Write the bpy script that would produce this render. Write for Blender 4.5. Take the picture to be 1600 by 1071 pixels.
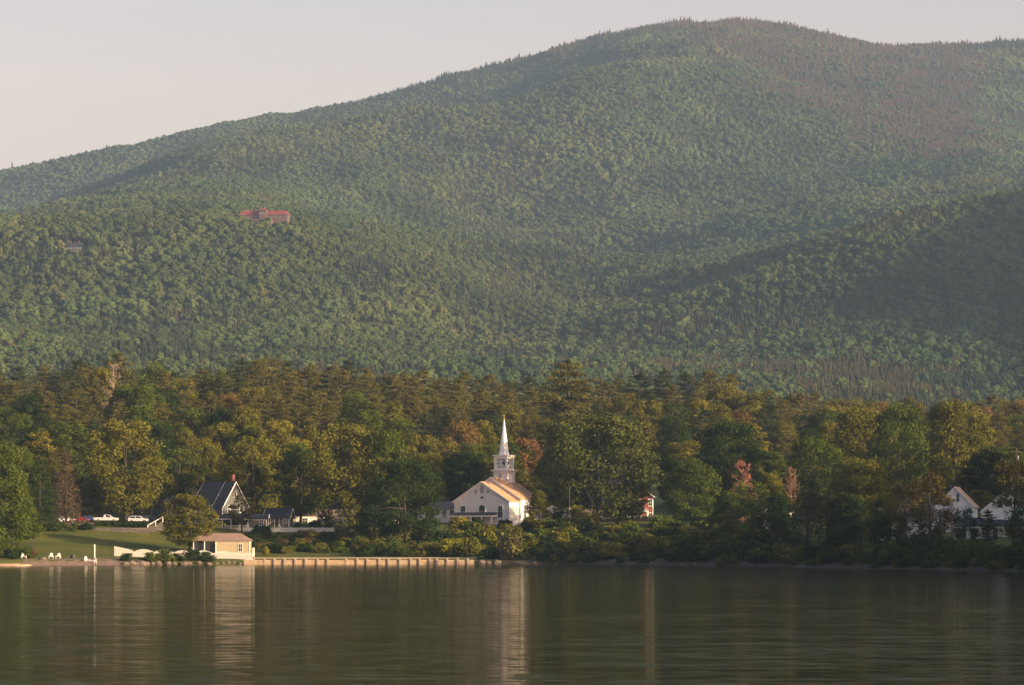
import bpy, math, random
import numpy as np
from mathutils import Vector, Matrix

for o in list(bpy.data.objects): bpy.data.objects.remove(o)
SC = bpy.context.scene
COL = SC.collection
R = math.radians
F = 4500.0          # focal length in pixels of the 1600 px wide photograph
HZ = 844.0          # row of the horizon
EYE = 5.0

# ------------------------------------------------------------ camera
cam = bpy.data.cameras.new('camera'); camo = bpy.data.objects.new('camera', cam); COL.objects.link(camo)
camo.location = (0, 0, EYE); camo.rotation_euler = (R(90), 0, 0)
cam.sensor_width = 36; cam.lens = 36 * F / 1600; cam.shift_y = (HZ - 535.5) / 1600
cam.clip_start = 1; cam.clip_end = 30000
SC.camera = camo

# ------------------------------------------------------------ sky, sun, exposure
SUN_AZ, SUN_EL = 61.0, 13.0      # azimuth measured from the camera's side towards the right
sv = Vector((math.sin(R(SUN_AZ)) * math.cos(R(SUN_EL)), -math.cos(R(SUN_AZ)) * math.cos(R(SUN_EL)), math.sin(R(SUN_EL))))
w = bpy.data.worlds.new('World'); SC.world = w; w.use_nodes = True
nt = w.node_tree; bg = nt.nodes['Background']
sky = nt.nodes.new('ShaderNodeTexSky'); sky.sky_type = 'NISHITA'; sky.sun_disc = False
sky.sun_elevation = R(SUN_EL); sky.sun_rotation = math.atan2(sv.x, sv.y)
sky.air_density = 1.0; sky.dust_density = 4.0; sky.ozone_density = 1.2
tn = nt.nodes.new('ShaderNodeVectorMath'); tn.operation = 'MULTIPLY'   # pinkish dusk haze low in the sky, clearer blue overhead
gc = nt.nodes.new('ShaderNodeTexCoord'); gx = nt.nodes.new('ShaderNodeSeparateXYZ'); gr = nt.nodes.new('ShaderNodeValToRGB')
nt.links.new(gc.outputs['Generated'], gx.inputs[0]); nt.links.new(gx.outputs[2], gr.inputs[0]); nt.links.new(gr.outputs[0], tn.inputs[1])
gr.color_ramp.elements[0].position = .16; gr.color_ramp.elements[0].color = (1.66, 1.07, .87, 1)
gr.color_ramp.elements[1].position = .42; gr.color_ramp.elements[1].color = (.56, .62, .74, 1)
nt.links.new(sky.outputs[0], tn.inputs[0]); nt.links.new(tn.outputs[0], bg.inputs[0]); bg.inputs[1].default_value = 0.14
sl = bpy.data.lights.new('sun', 'SUN'); sl.energy = 5.0; sl.angle = R(0.5); sl.color = (1.0, 0.76, 0.47)
so = bpy.data.objects.new('sun', sl); COL.objects.link(so); so.rotation_euler = sv.to_track_quat('Z', 'Y').to_euler()
vs = SC.view_settings; vs.view_transform = 'Standard'; vs.look = 'None'; vs.gamma = 1; vs.exposure = 1.02
SC.render.engine = 'CYCLES'
SC.cycles.use_denoising = True
SC.cycles.max_bounces = 5; SC.cycles.diffuse_bounces = 2; SC.cycles.glossy_bounces = 2
SC.cycles.volume_bounces = 0; SC.cycles.transmission_bounces = 2; SC.cycles.transparent_max_bounces = 4
SC.cycles.caustics_reflective = False; SC.cycles.caustics_refractive = False
SC.cycles.sample_clamp_indirect = 4

# ------------------------------------------------------------ materials
def newmat(name):
    m = bpy.data.materials.new(name); m.use_nodes = True
    n = m.node_tree; p = n.nodes['Principled BSDF']
    return m, n, p, n.nodes['Material Output']
def N(nt, t, **k):
    n = nt.nodes.new(t)
    for a, b in k.items(): setattr(n, a, b)
    return n
def paint(name, col, rough=0.6, vary=0.12, scale=1.5, metallic=0.0, stretch=(1, 1, 1), bump=0.0):
    m, n, p, out = newmat(name)
    tc = N(n, 'ShaderNodeTexCoord'); mp = N(n, 'ShaderNodeMapping'); mp.inputs['Scale'].default_value = stretch
    nz = N(n, 'ShaderNodeTexNoise'); nz.inputs['Scale'].default_value = scale; nz.inputs['Detail'].default_value = 5
    cr = N(n, 'ShaderNodeValToRGB')
    cr.color_ramp.elements[0].position = 0.3; cr.color_ramp.elements[1].position = 0.7
    cr.color_ramp.elements[0].color = tuple(c * (1 - vary) for c in col) + (1,)
    cr.color_ramp.elements[1].color = tuple(min(1, c * (1 + vary)) for c in col) + (1,)
    L = n.links.new
    L(tc.outputs['Object'], mp.inputs[0]); L(mp.outputs[0], nz.inputs['Vector']); L(nz.outputs['Fac'], cr.inputs[0]); L(cr.outputs[0], p.inputs['Base Color'])
    p.inputs['Roughness'].default_value = rough; p.inputs['Metallic'].default_value = metallic
    if bump:
        b = N(n, 'ShaderNodeBump'); b.inputs['Strength'].default_value = 1; b.inputs['Distance'].default_value = bump
        L(nz.outputs['Fac'], b.inputs['Height']); L(b.outputs[0], p.inputs['Normal'])
    return m
def siding(name, col, step=0.14, rough=0.6, axis=2, depth=0.25):
    """clapboard or shingle courses: a thin darker line under every board"""
    m, n, p, out = newmat(name); L = n.links.new
    tc = N(n, 'ShaderNodeTexCoord'); sx = N(n, 'ShaderNodeSeparateXYZ'); L(tc.outputs['Object'], sx.inputs[0])
    d = N(n, 'ShaderNodeMath', operation='DIVIDE'); L(sx.outputs[axis], d.inputs[0]); d.inputs[1].default_value = step
    f = N(n, 'ShaderNodeMath', operation='FRACT'); L(d.outputs[0], f.inputs[0])
    cr = N(n, 'ShaderNodeValToRGB'); cr.color_ramp.elements[0].position = 0.0; cr.color_ramp.elements[1].position = 0.22
    cr.color_ramp.elements[0].color = tuple(c * (1 - depth) for c in col) + (1,); cr.color_ramp.elements[1].color = tuple(col) + (1,)
    L(f.outputs[0], cr.inputs[0])
    nz = N(n, 'ShaderNodeTexNoise'); nz.inputs['Scale'].default_value = 0.8; nz.inputs['Detail'].default_value = 6
    L(tc.outputs['Object'], nz.inputs['Vector'])
    mr = N(n, 'ShaderNodeMapRange'); mr.inputs[1].default_value = .3; mr.inputs[2].default_value = .7; mr.inputs[3].default_value = .88; mr.inputs[4].default_value = 1.06
    L(nz.outputs['Fac'], mr.inputs[0])
    mx = N(n, 'ShaderNodeVectorMath', operation='MULTIPLY'); L(cr.outputs[0], mx.inputs[0]); L(mr.outputs[0], mx.inputs[1]); L(mx.outputs[0], p.inputs['Base Color'])
    p.inputs['Roughness'].default_value = rough
    b = N(n, 'ShaderNodeBump'); b.inputs['Distance'].default_value = 0.02; L(f.outputs[0], b.inputs['Height']); L(b.outputs[0], p.inputs['Normal'])
    return m
def brickmat(name, c1, c2, mortar, scale, bw=0.5, bh=0.25, msize=0.02):
    m, n, p, out = newmat(name); L = n.links.new
    tc = N(n, 'ShaderNodeTexCoord'); mp = N(n, 'ShaderNodeMapping'); mp.inputs['Rotation'].default_value = (R(90), 0, 0)
    br = N(n, 'ShaderNodeTexBrick'); br.inputs['Color1'].default_value = c1 + (1,); br.inputs['Color2'].default_value = c2 + (1,)
    br.inputs['Mortar'].default_value = mortar + (1,); br.inputs['Scale'].default_value = scale
    br.inputs['Brick Width'].default_value = bw; br.inputs['Row Height'].default_value = bh; br.inputs['Mortar Size'].default_value = msize
    L(tc.outputs['Object'], mp.inputs[0]); L(mp.outputs[0], br.inputs['Vector']); L(br.outputs['Color'], p.inputs['Base Color'])
    p.inputs['Roughness'].default_value = 0.85
    return m
def foliage_material(name, source, translucent=0.16):
    """leaf colour = tint of the tree (object or instance) x tone of the spray"""
    m, n, p, out = newmat(name); L = n.links.new; n.nodes.remove(p)
    if source == 'OBJECT':
        oi = N(n, 'ShaderNodeObjectInfo'); tint = oi.outputs['Color']
    else:
        at = N(n, 'ShaderNodeAttribute', attribute_type='INSTANCER', attribute_name='tint'); tint = at.outputs['Color']
    tn = N(n, 'ShaderNodeAttribute', attribute_name='tone')
    mul = N(n, 'ShaderNodeVectorMath', operation='MULTIPLY'); L(tint, mul.inputs[0]); L(tn.outputs['Color'], mul.inputs[1])
    df = N(n, 'ShaderNodeBsdfDiffuse'); L(mul.outputs[0], df.inputs[0])
    if translucent:
        tr = N(n, 'ShaderNodeBsdfTranslucent'); L(mul.outputs[0], tr.inputs[0])
        mx = N(n, 'ShaderNodeMixShader'); mx.inputs[0].default_value = translucent
        L(df.outputs[0], mx.inputs[1]); L(tr.outputs[0], mx.inputs[2]); L(mx.outputs[0], out.inputs[0])
    else: L(df.outputs[0], out.inputs[0])
    return m
M = {}
M['leaf'] = foliage_material('leaf', 'OBJECT'); M['hill_leaf'] = foliage_material('hill_leaf', 'INSTANCER', 0.0)
M['bark'] = paint('bark', (.055, .042, .032), .9, .35, 3, stretch=(4, 4, .7))
M['pale_bark'] = paint('pale_bark', (.33, .27, .22), .9, .3, 3, stretch=(2, 2, 1))
M['dead_twig'] = paint('dead_twig', (.30, .15, .10), .9, .2, 2)
M['white'] = siding('white_clapboard', (.84, .83, .83), .16, depth=.16)
M['trim'] = paint('white_paint', (.82, .80, .77), .5, .05)
M['picket'] = paint('picket_paint', (.60, .57, .52), .55, .10, 3, stretch=(6, 6, 1))
M['grey_wall'] = siding('grey_shingle', (.12, .12, .115), .18, depth=.2)
M['tan_wall'] = siding('tan_shingle', (.46, .38, .24), .2, depth=.12)
M['slate'] = siding('dark_shingles', (.030, .033, .042), .35, .75, 2, .35)
M['tan_roof'] = siding('tan_shingles', (.50, .30, .17), .3, .8, 2, .15)
M['pink_roof'] = siding('faded_red_shingles', (.27, .185, .15), .3, .8, 2, .12)
M['brown_roof'] = siding('brown_shingles', (.17, .125, .10), .3, .8, 2, .2)
M['red_tile'] = siding('red_tiles', (.26, .055, .045), .6, .7, 2, .2)
M['stone'] = brickmat('granite_blocks', (.20, .165, .135), (.11, .09, .08), (.03, .028, .025), 1.0, .7, .34, .05)
M['pinkstone'] = brickmat('pink_stone', (.17, .10, .075), (.12, .075, .06), (.10, .08, .065), .5)
M['brick'] = brickmat('brick', (.26, .06, .045), (.20, .05, .04), (.16, .09, .08), 4)
M['glass'] = paint('window_glass', (.035, .045, .055), .12, .3, .5)
M['dark'] = paint('dark_paint', (.02, .022, .026), .5, .1)
M['louver'] = siding('grey_louver', (.42, .41, .42), .12, depth=.4)
M['gold'] = paint('gilded', (.75, .48, .15), .35, .1, metallic=.7)
M['rock'] = paint('rock', (.13, .10, .08), .9, .4, 1.3, bump=.08)
M['rubber'] = paint('rubber', (.02, .02, .02), .8, .1)
M['chrome'] = paint('wheel_metal', (.4, .4, .42), .35, .1, metallic=.8)
M['concrete'] = paint('weathered_concrete', (.42, .30, .19), .85, .3, 2.0, stretch=(1, 1, 2.5), bump=.02)
M['timber'] = paint('weathered_timber', (.34, .27, .22), .85, .3, 4, stretch=(6, 6, 1))
M['wood_brown'] = paint('brown_wood', (.10, .055, .035), .7, .3, 4)
for k, c in dict(car_white=(.50, .50, .52), car_red=(.22, .02, .02), car_blue=(.04, .07, .20), car_dark=(.03, .035, .06)).items():
    M[k] = paint(k, c, .25, .04)

# ------------------------------------------------------------ terrain
def near(v, xs, ys): return np.interp(v, xs, ys)
SHX = [-1600, -300, 0, 200, 400, 750, 900, 1100, 1300, 1450, 1600, 1800, 2000, 2600, 3400, 5500]
SHY = [480, 520, 555, 570, 585, 590, 590, 562, 512, 482, 456, 405, 350, 250, 215, 190]
def shore(px): return np.interp(px, SHX, SHY)
NS = np.array([-300, -12, 0, 2.5, 14, 28, 50, 64, 76, 110, 150, 200, 270, 350, 480, 700.])
NZ = np.array([-7, -1.3, -.15, 1.1, 1.5, 2.5, 4.8, 6.9, 8.4, 9.8, 14, 20, 30, 37, 42, 43.])
FX = [-1500, 0, 370, 1000, 1300, 1600, 2200, 5500]; FV = [.9, .95, 1.0, 1.05, .75, .66, .85, 1.0]
# far rows: distance, then ground rows (canopy included) at given photo columns
FAR = [
 (1500, [-1500, 5500], [705, 690]),
 (2000, [-1500, 0, 800, 1200, 1600, 1800, 2400, 3400, 4400, 5500], [610, 606, 615, 632, 632, 600, 400, -60, -560, -700]),  # last columns, here and next row: unseen hill added to shade the right ridge
 (2450, [-1500, 0, 300, 600, 800, 1000, 1200, 1400, 1600, 1900, 2100, 2300, 3430, 5500], [520, 488, 485, 520, 548, 535, 515, 498, 488, 410, 292, 172, -330, -500]),
 (2900, [-1500, 0, 200, 370, 450, 550, 650, 800, 900, 1050, 1200, 1400, 1600, 2000, 2400, 4200, 5500], [360, 334, 335, 337, 343, 372, 410, 462, 467, 436, 400, 354, 321, 265, 225, 60, 20]),
 (3250, [-1500, 0, 370, 550, 650, 800, 900, 1050, 1200, 1400, 1600, 2400, 5500], [385, 362, 348, 362, 395, 440, 450, 440, 418, 380, 350, 260, 100]),
 (3700, [-1500, 0, 200, 400, 600, 800, 1000, 1200, 1400, 1600, 2400, 5500], [380, 352, 338, 328, 352, 390, 400, 372, 340, 318, 250, 100]),
 (4200, [-1500, 0, 200, 400, 600, 800, 1000, 1200, 1400, 1530, 1600, 1700, 2400, 5500], [370, 338, 304, 268, 270, 285, 288, 282, 262, 250, 275, 305, 240, 100]),
 (4800, [-1500, 0, 120, 250, 320, 450, 560, 700, 800, 900, 1000, 1150, 1250, 1400, 1550, 1700, 2400, 5500], [390, 338, 308, 272, 240, 212, 187, 152, 122, 94, 84, 100, 130, 180, 228, 250, 230, 120]),
 (5250, [-1500, 0, 120, 250, 320, 450, 560, 700, 800, 900, 1000, 1150, 1250, 1400, 1550, 1700, 2400, 5500], [430, 388, 360, 325, 290, 256, 228, 186, 150, 104, 68, 66, 92, 130, 165, 185, 200, 120]),
 (5900, [-1500, -300, 0, 100, 200, 400, 640, 800, 900, 1000, 1080, 1150, 1220, 1300, 1400, 1500, 1600, 2400, 5500], [420, 318, 254, 227, 203, 166, 127, 94, 67, 42, 33, 30, 31, 42, 59, 52, 45, 110, 150]),
 (6600, [-1500, 5500], [600, 400]),
 (8200, [-1500, 5500], [760, 760]),
]
YD = np.concatenate([np.arange(60, 430, 10.), np.arange(430, 700, 2.), np.arange(700, 1300, 8.), np.arange(1300, 8201, 25.)])
XD = np.concatenate([np.arange(-1500, -250, 50.), np.arange(-250, 1900, 12.), np.arange(1900, 5501, 50.)])
def vnoise(x, y, seed):
    xi, yi = np.floor(x).astype(np.int64), np.floor(y).astype(np.int64); fx, fy = x - xi, y - yi
    fx, fy = fx * fx * (3 - 2 * fx), fy * fy * (3 - 2 * fy)
    def h(a, b):
        v = np.sin(a * 127.1 + b * 311.7 + seed * 74.7) * 43758.5453
        return v - np.floor(v)
    return (h(xi, yi) * (1 - fx) + h(xi + 1, yi) * fx) * (1 - fy) + (h(xi, yi + 1) * (1 - fx) + h(xi + 1, yi + 1) * fx) * fy
def build_table():
    Z = np.zeros((len(YD), len(XD)))
    for j, px in enumerate(XD):
        ys, zs = list(shore(px) + NS), list(NZ * np.where(NS > 5, np.interp(px, FX, FV), 1))
        if px > 1900:   # unseen wooded headland on the right bank, raised to shade the right shore
            g = min(1, (px - 1900) / 500); zs = [z + g * 6 * (s > 40) * max(0, 1 - s / 420) for z, s in zip(zs, NS)]
        for Y, a, b in FAR:
            p = np.interp(px, a, b)
            ys.append(Y); zs.append(EYE + (HZ - p) / F * Y - (11 if Y > 1900 else 0))
        order = np.argsort(ys)
        Z[:, j] = np.interp(YD, np.array(ys)[order], np.array(zs)[order])
    def smooth(A, k, ax):
        t = np.arange(-2 * k, 2 * k + 1); g = np.exp(-t * t / (2. * k * k / 2)); g /= g.sum()
        pad = [(0, 0), (0, 0)]; pad[ax] = (2 * k, 2 * k)
        return np.apply_along_axis(lambda v: np.convolve(v, g, 'valid'), ax, np.pad(A, pad, mode='edge'))
    Zf = smooth(smooth(Z, 4, 0), 3, 1)
    Zn = smooth(Z, 1, 1)
    b = np.clip((YD - 1000) / 500, 0, 1)[:, None]
    Z = Zn * (1 - b) + Zf * b
    X = (XD[None, :] - 800) / F * YD[:, None]; Y = np.repeat(YD[:, None], len(XD), 1)
    amp = np.clip((Y - 1500) / 1500, 0, 1); PXg = XD[None, :]
    amp0 = amp; amp = amp * (1 - .88 * np.exp(-(np.maximum(0, PXg - 200) / 420) ** 2 - ((Y - 2950) / 420) ** 2)) * (1 - .6 * np.clip((Y - 5200) / 500, 0, 1))
    Z += amp * ((vnoise(X / 420, Y / 420, 1) - .5) * 60 + (vnoise(X / 170, Y / 170, 2) - .5) * 26 + (vnoise(X / 70, Y / 70, 3) - .5) * 5)
    nb = np.clip((Y - 690) / 100, 0, 1) * (1 - amp0)
    Z += nb * (vnoise(X / 40, Y / 40, 4) - .5) * 4
    return X, Y, Z
TX, TY, TZ = build_table()
def H(x, y):
    x = np.asarray(x, float); y = np.asarray(y, float)
    px = 800 + F * x / y
    fi = np.clip(np.interp(y, YD, np.arange(len(YD))), 0, len(YD) - 1.001); fj = np.clip(np.interp(px, XD, np.arange(len(XD))), 0, len(XD) - 1.001)
    i, j = fi.astype(int), fj.astype(int); a, b = fi - i, fj - j
    return (TZ[i, j] * (1 - a) + TZ[i + 1, j] * a) * (1 - b) + (TZ[i, j + 1] * (1 - a) + TZ[i + 1, j + 1] * a) * b
def G(x, y): return float(H(x, y))
def XW(px, Y): return (px - 800) / F * Y
def ZW(py, Y): return EYE + (HZ - py) / F * Y

def mesh_obj(name, verts, faces, mat, parent=None, smooth=False):
    me = bpy.data.meshes.new(name); me.from_pydata([tuple(v) for v in verts], [], faces)
    if mat: me.materials.append(mat)
    if smooth: me.polygons.foreach_set('use_smooth', [True] * len(me.polygons))
    o = bpy.data.objects.new(name, me); COL.objects.link(o)
    if parent: o.parent = parent
    return o
def tag(o, label=None, cat=None, group=None, kind=None):
    for k, v in (('label', label), ('category', cat), ('group', group), ('kind', kind)):
        if v: o[k] = v
    return o
def thing(name, label, cat, loc=(0, 0, 0), rz=0, group=None):
    o = bpy.data.objects.new(name, None); COL.objects.link(o); o.location = loc; o.rotation_euler = (0, 0, R(rz)); o.empty_display_size = .3
    return tag(o, label, cat, group)

# ground sheet
def gridfaces(nr, nc):
    a = (np.arange(nr - 1)[:, None] * nc + np.arange(nc - 1)[None, :]).ravel()
    return np.stack([a, a + 1, a + nc + 1, a + nc], 1).tolist()
nr, nc = TX.shape
ground = mesh_obj('ground', np.stack([TX.ravel(), TY.ravel(), TZ.ravel()], 1), gridfaces(nr, nc), None, smooth=True)
tag(ground, kind='structure')
m, n, p, out = newmat('ground_cover'); L = n.links.new
tc = N(n, 'ShaderNodeTexCoord'); sx = N(n, 'ShaderNodeSeparateXYZ'); L(tc.outputs['Object'], sx.inputs[0])
nz = N(n, 'ShaderNodeTexNoise'); nz.inputs['Scale'].default_value = .12; nz.inputs['Detail'].default_value = 8; L(tc.outputs['Object'], nz.inputs['Vector'])
cr = N(n, 'ShaderNodeValToRGB'); e = cr.color_ramp.elements
e[0].position = .35; e[0].color = (.065, .085, .015, 1); e[1].position = .68; e[1].color = (.12, .115, .024, 1); L(nz.outputs['Fac'], cr.inputs[0])
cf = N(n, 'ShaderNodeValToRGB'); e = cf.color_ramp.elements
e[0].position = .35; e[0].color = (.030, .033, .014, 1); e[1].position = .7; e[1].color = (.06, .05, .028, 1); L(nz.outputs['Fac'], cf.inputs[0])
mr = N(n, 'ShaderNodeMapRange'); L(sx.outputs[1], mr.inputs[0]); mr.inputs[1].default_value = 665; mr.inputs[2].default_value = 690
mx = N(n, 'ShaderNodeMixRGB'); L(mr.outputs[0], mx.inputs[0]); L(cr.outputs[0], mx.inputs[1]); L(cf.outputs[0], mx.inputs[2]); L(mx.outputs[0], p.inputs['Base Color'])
p.inputs['Roughness'].default_value = .95; p.inputs['Specular IOR Level'].default_value = .1
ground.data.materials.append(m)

# sheets that follow the ground
def sheet(name, px0, px1, s0, s1, mat, dz=.06, ragged=0, seed=0):
    rng = random.Random(seed); vs_, ncol = [], int((px1 - px0) / 4) + 1
    for i in range(ncol):
        px = px0 + (px1 - px0) * i / (ncol - 1)
        a, b = s0 + rng.uniform(-1, 1) * ragged, s1 + rng.uniform(-1, 1) * ragged
        for k in range(9):
            Y = float(shore(px)) + a + (b - a) * k / 8; x = XW(px, Y); vs_.append((x, Y, G(x, Y) + dz))
    o = mesh_obj(name, vs_, gridfaces(ncol, 9), mat, smooth=True); return tag(o, kind='structure')
M['sand'] = paint('beach_sand', (.16, .11, .08), .95, .25, .6); M['gravel'] = paint('gravel_path', (.46, .31, .16), .95, .2, .7)
M['pale_sand'] = paint('pale_sand', (.42, .30, .20), .95, .2, .8); M['shore_mud'] = paint('shore_mud', (.065, .048, .034), .95, .4, .5)
sheet('beach', 36, 196, -6, 7, M['sand'], ragged=.4, seed=1)
sheet('footpath', 385, 745, 3.2, 9.5, M['gravel'], ragged=.3, seed=2)
M['mown'] = paint('mown_grass', (.085, .105, .02), .95, .2, .3)
sheet('meadow', 1012, 1056, 98, 205, M['mown'], dz=.15, ragged=1, seed=9)
sheet('shore_strip', 745, 1720, -5, 6, M['shore_mud'], ragged=.5, seed=3)
sheet('driveway', 60, 245, 84, 96, M['sand'], ragged=.3, seed=4)

# lake
m, n, p, out = newmat('lake_water'); L = n.links.new
tc = N(n, 'ShaderNodeTexCoord')
def wn(scale, stretch, detail=3):
    mp = N(n, 'ShaderNodeMapping'); mp.inputs['Scale'].default_value = stretch; L(tc.outputs['Object'], mp.inputs[0])
    z = N(n, 'ShaderNodeTexNoise'); z.inputs['Scale'].default_value = scale; z.inputs['Detail'].default_value = detail; L(mp.outputs[0], z.inputs['Vector']); return z
def vm(op, a, b):
    v = N(n, 'ShaderNodeVectorMath', operation=op)
    for i, q in enumerate((a, b)):
        if q is None: continue
        if isinstance(q, (tuple, float)): v.inputs[i].default_value = q if isinstance(q, tuple) else (q, q, q)
        else: L(q, v.inputs[i])
    return v
a = wn(1.9, (.3, 1, 1), 4); b = wn(.3, (.2, 1, 1), 3); g = wn(.02, (.3, 1, 1), 3)
a2 = vm('MULTIPLY', vm('SUBTRACT', a.outputs['Color'], (.5, .5, .5)).outputs[0], (.022, .20, 0.))
b2 = vm('MULTIPLY', vm('SUBTRACT', b.outputs['Color'], (.5, .5, .5)).outputs[0], (.015, .075, 0.))
gm = N(n, 'ShaderNodeMapRange'); gm.inputs[1].default_value = .35; gm.inputs[2].default_value = .65; gm.inputs[3].default_value = .55; gm.inputs[4].default_value = 1.25; L(g.outputs['Fac'], gm.inputs[0])
s = vm('ADD', a2.outputs[0], b2.outputs[0]); s = vm('MULTIPLY', s.outputs[0], gm.outputs[0])
nn = vm('NORMALIZE', vm('ADD', s.outputs[0], (0., 0., 1.)).outputs[0], None)
n.nodes.remove(p)
gl = N(n, 'ShaderNodeBsdfGlossy'); gl.inputs['Color'].default_value = (.93, .92, .85, 1); gl.inputs['Roughness'].default_value = .075; L(nn.outputs[0], gl.inputs['Normal'])
df = N(n, 'ShaderNodeBsdfDiffuse'); df.inputs[0].default_value = (.012, .014, .005, 1)
fr_ = N(n, 'ShaderNodeFresnel'); fr_.inputs[0].default_value = 1.33; L(nn.outputs[0], fr_.inputs['Normal'])
fm = N(n, 'ShaderNodeMath', operation='MULTIPLY'); fm.inputs[1].default_value = .74; L(fr_.outputs[0], fm.inputs[0])
ms = N(n, 'ShaderNodeMixShader'); L(fm.outputs[0], ms.inputs[0]); L(df.outputs[0], ms.inputs[1]); L(gl.outputs[0], ms.inputs[2]); L(ms.outputs[0], out.inputs[0])
lake = mesh_obj('lake_water', [(-900, -250, 0), (900, -250, 0), (900, 640, 0), (-900, 640, 0)], [(0, 1, 2, 3)], m); tag(lake, kind='structure')

# ------------------------------------------------------------ foliage
def foliage_mesh(name, cen, rad, per, leaf, rng, mat, bias=.55, up=0.0, tonevar=.30, extra=None, flat=1.0):
    """sprays of small kite-shaped leaves on the shells of many clumps; cen, rad: (n,3)"""
    cen = np.asarray(cen, float); rad = np.asarray(rad, float); n = len(cen)
    per = np.full(n, per) if np.isscalar(per) else np.asarray(per)
    ci = np.repeat(np.arange(n), per); k = len(ci)
    d = rng.normal(size=(k, 3)); d /= np.linalg.norm(d, axis=1, keepdims=True)
    pos = cen[ci] + d * rad[ci] * rng.uniform(.55, 1.08, (k, 1))
    nrm = d * bias + rng.normal(size=(k, 3)) * (1 - bias) * .8 + np.array([0, 0, up]); nrm /= np.linalg.norm(nrm, axis=1, keepdims=True)
    t = np.cross(nrm, rng.normal(size=(k, 3))); t /= np.linalg.norm(t, axis=1, keepdims=True); b = np.cross(nrm, t)
    s = leaf * rng.uniform(.55, 1.35, (k, 1)); bb = b * s * rng.uniform(.45, .9, (k, 1)) * flat; tt = t * s
    bend = nrm * s * rng.uniform(-.25, .25, (k, 1))
    V = np.stack([pos - tt, pos + bb + bend, pos + tt * rng.uniform(.7, 1.2, (k, 1)), pos - bb + bend], 1).reshape(-1, 3)
    ctone = rng.uniform(1 - tonevar, 1 + tonevar, n)[ci]; tone = ctone * rng.uniform(.82, 1.18, k)
    hue = rng.normal(0, .03, n)[ci]
    col = np.stack([tone * (1 + hue), tone, tone * (1 - hue), np.ones(k)], 1)
    col = np.repeat(col, 4, 0)
    Fc = np.arange(k * 4).reshape(-1, 4)
    if extra is not None:
        EV, EF, ec = extra; off = len(V); V = np.vstack([V, EV]); Fl = Fc.tolist() + (np.asarray(EF) + off).tolist()
        col = np.vstack([col, np.tile(np.array([ec, ec, ec, 1.]), (len(EV), 1))])
    else: Fl = Fc.tolist()
    me = bpy.data.meshes.new(name); me.from_pydata(V.tolist(), [], Fl); me.materials.append(mat)
    ca = me.attributes.new('tone', 'FLOAT_COLOR', 'POINT'); ca.data.foreach_set('color', col.astype(np.float32).ravel())
    return me
def tubes_mesh(name, segs, mat, sides=7):
    """segs: lists of (point, radius) polylines -> one tapered mesh"""
    V, Fc = [], []
    for pl in segs:
        base = len(V)
        for i, (pt, r) in enumerate(pl):
            pt = Vector(pt); q = Vector(pl[min(i + 1, len(pl) - 1)][0]) - Vector(pl[max(i - 1, 0)][0])
            q = q.normalized() if q.length > 1e-6 else Vector((0, 0, 1)); u = q.orthogonal().normalized(); v = q.cross(u)
            for k in range(sides):
                a = 2 * math.pi * k / sides; V.append(tuple(pt + (u * math.cos(a) + v * math.sin(a)) * r))
        for i in range(len(pl) - 1):
            for k in range(sides):
                a, b = base + i * sides + k, base + i * sides + (k + 1) % sides; Fc.append((a, b, b + sides, a + sides))
        Fc.append(tuple(range(base, base + sides))[::-1]); Fc.append(tuple(base + (len(pl) - 1) * sides + k for k in range(sides)))
    me = bpy.data.meshes.new(name); me.from_pydata(V, [], Fc); me.materials.append(mat)
    me.polygons.foreach_set('use_smooth', [True] * len(me.polygons)); return me

def broadleaf(seed, width=.8, base=.16, shape='round', nclump=70, leaves=8000, leaf=.017, clump=.085, grow=1.0):
    """unit height; crown diameter = width"""
    rng = np.random.default_rng(seed); cen, rad = [], []
    lobes = []
    for i in range(7):
        a = rng.uniform(0, 2 * math.pi); r = rng.uniform(.12, .3) * width; z = rng.uniform(base + .25 * (1 - base), .84)
        lobes.append((r * math.cos(a), r * math.sin(a), z, rng.uniform(.22, .32) * width))
    lobes.append((0, 0, .55, .33 * width)); lobes.append((rng.uniform(-.05, .05), rng.uniform(-.05, .05), .84, .17 * width))
    nclump = int(nclump * 1.6); leaves = int(leaves * 1.9); leaf *= .74
    for i in range(nclump * 6):
        if len(cen) >= nclump: break
        z = rng.uniform(base, .97); u = (z - base) / (1 - base)
        prof = {'round': math.sin(math.pi * min(1, u * .86 + .12)) ** .6, 'oval': math.sin(math.pi * min(1, u * .88 + .1)) ** .8,
                'cone': (1 - u) ** .75 * min(1, u * 6 + .3), 'top': math.sin(math.pi * min(1, u ** 1.4 * .8 + .1)) ** .6}[shape]
        a = rng.uniform(0, 2 * math.pi); rr = width / 2 * prof * (.78 + .22 * math.sin(a * 2 + seed) * math.cos(3 * a + z * 9 + seed)) * rng.uniform(.45, 1) ** .5
        c = np.array([rr * math.cos(a), rr * math.sin(a), z])
        if cen and min(np.linalg.norm(c - q) for q in cen) < clump * .5: continue
        s = clump * grow * rng.uniform(.7, 1.35); cen.append(c); rad.append((s, s, s * .72))
    per = max(20, leaves // len(cen))
    crown = foliage_mesh('crown', cen, rad, per, leaf, rng, M['leaf'])
    th = .016; segs = [[((0, 0, -.04), th * 1.3), ((0, 0, .03), th), ((rng.uniform(-.01, .01), 0, .3), th * .75), ((0, 0, .6), th * .45), ((0, 0, .86), .004)]]
    for i in range(9):
        z = rng.uniform(base * .9, .6); c = cen[rng.integers(len(cen))]
        segs.append([((0, 0, z), th * .4), (tuple(np.array([c[0] * .5, c[1] * .5, (z + c[2]) / 2 + .02])), th * .25), (tuple(c), th * .08)])
    return crown, tubes_mesh('trunk', segs, M['bark']), width
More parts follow.
